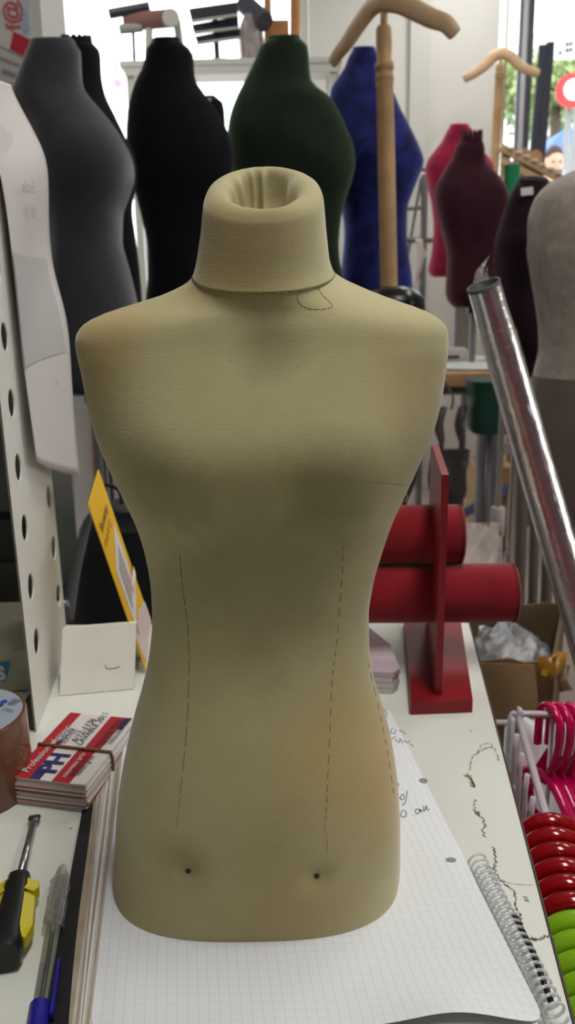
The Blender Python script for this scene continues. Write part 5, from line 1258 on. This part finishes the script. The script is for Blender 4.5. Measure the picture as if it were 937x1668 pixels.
# ================================================================== outside
GZ = .52
struct(MB().box((0, 26, GZ-.25), (60, 42, .5)).build('pavement', mat('pavement', srgb(226, 226, 222), .9)))
rdm2 = mat('sign_red', srgb(206, 44, 52), .5); wht = mat('sign_white', srgb(236, 236, 236), .5)
Yg = 9.0; sc0 = atY(931, 148, Yg); r_ = 26*scale(sc0)
sg_ = thing('street_sign', (sc0.x, Yg, GZ), 'round red and white road sign on a post outside the street window', 'road sign')
MB().lathe([(0, 0), (r_, 0), (r_, .02), (0, .02)], sc0, (0, -1, 0), 40).build('sign_disc', rdm2, sg_, smooth=True, auto=40)
MB().lathe([(0, .021), (r_*.62, .021), (r_*.62, .024), (0, .024)], sc0+Vector((r_*.1, 0, r_*.05)), (0, -1, 0), 28).build('sign_centre', wht, sg_, smooth=True, auto=40)
MB().tube([(sc0.x, Yg+.05, GZ), (sc0.x, Yg+.05, sc0.z+r_)], .03, 12).build('sign_post', grey_tube, sg_, smooth=True)
wsn = thing('white_sign', atY(918, 80, Yg+.5), 'white sign with dark pictograms above the round road sign outside', 'sign')
MB().prism([atY(905, 66, Yg+.5), atY(960, 56, Yg+.5), atY(960, 92, Yg+.5), atY(905, 97, Yg+.5)], (0, .03, 0)).build('sign_panel', wht, wsn)
b = MB()
for (x, y) in ((913, 86), (924, 82), (931, 81), (924, 72), (931, 71)): b.box(atY(x, y, Yg+.48), (4.4*scale(sc0), .02, 5.5*scale(sc0)))
b.build('pictograms', mat('sign_dark', srgb(50, 50, 54), .6), wsn)
p = atY(930, 90, Yg+.55); MB().tube([(p.x+.1, Yg+.56, GZ), (p.x+.1, Yg+.56, p.z)], .03, 10).build('sign_post', grey_tube, wsn, smooth=True)
# trees
leaf = mat('leaf_green', srgb(150, 172, 116), .8, var=.5, vscale=3, col2=srgb(190, 204, 140)); leafd = mat('leaf_deep', srgb(122, 146, 106), .8, var=.4, vscale=3); bark = mat('bark', srgb(90, 76, 64), .9, var=.2, vscale=20)
def tree(px, py, Y, rx, rz_, label, m, seed):
    c = atY(px, py, Y); o = thing('street_tree', (c.x, Y, GZ), label, 'tree', 'street trees outside')
    MB().tube(smooth_path([(c.x, Y, GZ), (c.x+.1, Y, (GZ+c.z)/2), (c.x, Y, c.z)], 6), [.14-.004*i for i in range(13)], 12).build('trunk', bark, o, smooth=True)
    rn = random.Random(seed); mb = MB()
    for i in range(1300):
        while True:
            v = Vector((rn.uniform(-1, 1), rn.uniform(-1, 1), rn.uniform(-1, 1)))
            if .3 < v.length < 1: break
        q = c+Vector((v.x*rx, v.y*rx, v.z*rz_)); a = Vector((rn.gauss(0, 1), rn.gauss(0, 1), rn.gauss(0, 1))).normalized(); b_ = a.orthogonal().normalized(); s = rn.uniform(.09, .18)
        mb.add([q-a*s, q+b_*s*.5, q+a*s, q-b_*s*.5], [(0, 1, 2, 3)])
    mb.build('foliage', m, o, recalc=False)
tree(905, 138, 17, 1.3, .55, 'pale green street tree beyond the road sign', leaf, 1)
tree(955, 178, 22, 2.2, .75, 'deeper green street tree low behind the road sign', leafd, 2)
# blue van
vY = 13.0; a = atY(884, 236, vY); 
van = thing('blue_van', (a.x+2, vY, GZ), 'blue-roofed pale vehicle parked across the street', 'vehicle')
zt3 = atY(900, 212, vY).z; x0 = a.x-.3
bodyp = [(x0, GZ+.35), (x0, GZ+1.1), (x0+.35, zt3-.25), (x0+.6, zt3), (x0+4.2, zt3+.05), (x0+4.4, zt3-.1), (x0+4.4, GZ+.35)]
MB().prism([Vector((x, vY, z)) for x, z in bodyp], (0, 1.7, 0)).build('body', mat('van_blue', srgb(88, 120, 176), .35), van)
for s in range(4): MB().box((x0+.95+s*.9, vY-.01, zt3-.42), (.72, .02, .45), bev=.01).build('side_window', mat('van_glass', srgb(120, 130, 132), .1), van)
for s in (.8, 3.5): MB().lathe([(0, 0), (.33, 0), (.33, .2), (0, .2)], (x0+s, vY-.02, GZ+.335), (0, 1, 0), 28).build('wheel', blk_plastic, van, smooth=True, auto=40)
# dark shopfront across the street
bld = thing('building', (6, 30, GZ), 'pale street building seen through the right window behind the trees', 'building')
ax_ = atY(868, 100, 30).x; zt4 = atY(880, 55, 30).z
MB().box((ax_+.6, 31, (GZ+zt4)/2), (1.6, 2, zt4-GZ)).build('facade', mat('facade_pale', srgb(206, 206, 208), .8), bld)
for i in range(4): MB().box((ax_+.6, 29.98, GZ+1.6+i*1.7), (.8, .05, 1.0)).build('window', mat('facade_window', srgb(150, 156, 166), .3), bld)
# person on the pavement
skin = mat('skin', srgb(204, 152, 130), .6); hairm = mat('hair', srgb(58, 44, 38), .8); shirt = mat('white_shirt', srgb(232, 232, 236), .8); trou = mat('dark_trousers', srgb(52, 56, 70), .8)
pY = 8.0; hd = atY(902, 266, pY); 
per = thing('person', (hd.x, pY, GZ), 'bearded person in a white shirt walking past outside the window', 'person')
hz_ = hd.z
def limb(mb, pts, rads): mb.tube(smooth_path(pts, 5), [rads[0]+(rads[-1]-rads[0])*i/((len(pts)-1)*5) for i in range((len(pts)-1)*5+1)], 12)
mb = MB()
R0_ = [(hz_-.30, .065, .06), (hz_-.20, .06, .06), (hz_-.13, .065, .075), (hz_-.09, .072, .09), (hz_-.02, .078, .098), (hz_+.05, .078, .098), (hz_+.10, .065, .085), (hz_+.13, .03, .04)]
mb.loft([ring(hd.x, pY, z, a_, b_, 2.2, 24) for z, a_, b_ in R0_])
mb.lathe([(.004, .0), (.018, .012), (.012, .04), (.002, .05)], (hd.x, pY-.095, hz_-.045), (0, -.25, 1), 10)
for s in (-1, 1): mb.lathe([(.002, 0), (.02, .004), (.018, .012), (.002, .014)], (hd.x+s*.078, pY, hz_-.02), (s, 0, 0), 10)
body = mb.build('body', skin, per, smooth=True)
MB().loft([ring(hd.x, pY+.006, z, a_, b_, 2.2, 24) for z, a_, b_ in ((hz_+.045, .082, .102), (hz_+.10, .072, .094), (hz_+.145, .03, .045))]).build('hair', hairm, per, smooth=True)
MB().loft([ring(hd.x, pY-.02, z, a_, b_, 2.2, 24) for z, a_, b_ in ((hz_-.15, .03, .05), (hz_-.12, .062, .082), (hz_-.075, .076, .086), (hz_-.05, .070, .06))]).build('beard', hairm, per, smooth=True)
for s in (-1, 1): MB().lathe([(0, 0), (.012, .001), (0, .004)], (hd.x+s*.033, pY-.097, hz_+.0), (0, -1, 0), 10).build('eye', hairm, per)
sz_ = hz_-.24
mb = MB(); mb.loft([ring(hd.x, pY, z, a_, b_, 2.4, 28) for z, a_, b_ in ((sz_-.62, .16, .11), (sz_-.45, .155, .105), (sz_-.2, .185, .115), (sz_-.06, .20, .10), (sz_, .13, .08), (sz_+.03, .075, .07))])
for s in (-1, 1): limb(mb, [(hd.x+s*.18, pY, sz_-.06), (hd.x+s*.23, pY, sz_-.32), (hd.x+s*.24, pY-.05, sz_-.52)], [.06, .042])
mb.build('shirt', shirt, per, smooth=True)
mb = MB()
for s in (-1, 1):
    limb(mb, [(hd.x+s*.24, pY-.05, sz_-.51), (hd.x+s*.245, pY-.10, sz_-.62)], [.036, .026])
mb.build('hands', skin, per, smooth=True)
mb = MB(); lz_ = GZ+.06
for s in (-1, 1): limb(mb, [(hd.x+s*.085, pY, sz_-.58), (hd.x+s*.10, pY+s*.10, (sz_-.58+lz_)/2), (hd.x+s*.10, pY+s*.18, lz_)], [.095, .055])
mb.build('trousers', trou, per, smooth=True)
mb = MB()
for s in (-1, 1): mb.loft([ring(hd.x+s*.10, pY+s*.18-.05, GZ+.002+h, .045*k_, .12*k_, 2.4, 18) for h, k_ in ((0, .95), (.02, 1), (.05, .85), (.09, .5))])
mb.build('shoes', blk_plastic, per, smooth=True)

# ================================================================== light
w = bpy.data.worlds.new('world'); S.world = w; w.use_nodes = True
bgn = w.node_tree.nodes['Background']; bgn.inputs['Color'].default_value = (.97, .99, 1, 1); bgn.inputs['Strength'].default_value = WORLD
def area(name, loc, sx, sy, power, col=(1, .975, .92), rot=(0, 0, 0)):
    L = bpy.data.lights.new(name, 'AREA'); L.shape = 'RECTANGLE'; L.size = sx; L.size_y = sy; L.energy = power; L.color = col
    o = bpy.data.objects.new(name, L); C.objects.link(o); o.location = loc; o.rotation_euler = rot; return o
def lamp(x, y, label, power):
    o = thing('ceiling_lamp', (x, y, H), label, 'ceiling lamp', 'fluorescent ceiling lamps')
    MB().box((x, y, H-.03), (.30, 1.2, .058), bev=.004).build('housing', win_white, o)
    m = mat('lamp_tube', (1, .96, .88), .5); b_ = m.node_tree.nodes['Principled BSDF']; b_.inputs['Emission Color'].default_value = (1, .96, .88, 1); b_.inputs['Emission Strength'].default_value = 1.5
    for s in (-1, 1): MB().tube([(x+s*.07, y-.55, H-.075), (x+s*.07, y+.55, H-.075)], .014, 12).build('tube', m, o, smooth=True)
    area('lamp_light', (x, y, H-.10), .28, 1.15, power)
for a in LAMPS: lamp(*a)
S.view_settings.view_transform = 'Standard'; S.view_settings.look = 'None'; S.view_settings.gamma = 1; S.view_settings.exposure = EXPO
S.view_settings.use_curve_mapping = False
S.cycles.use_denoising = True
S.cycles.max_bounces = 8; S.cycles.transparent_max_bounces = 16; S.cycles.transmission_bounces = 6; S.cycles.sample_clamp_indirect = 6
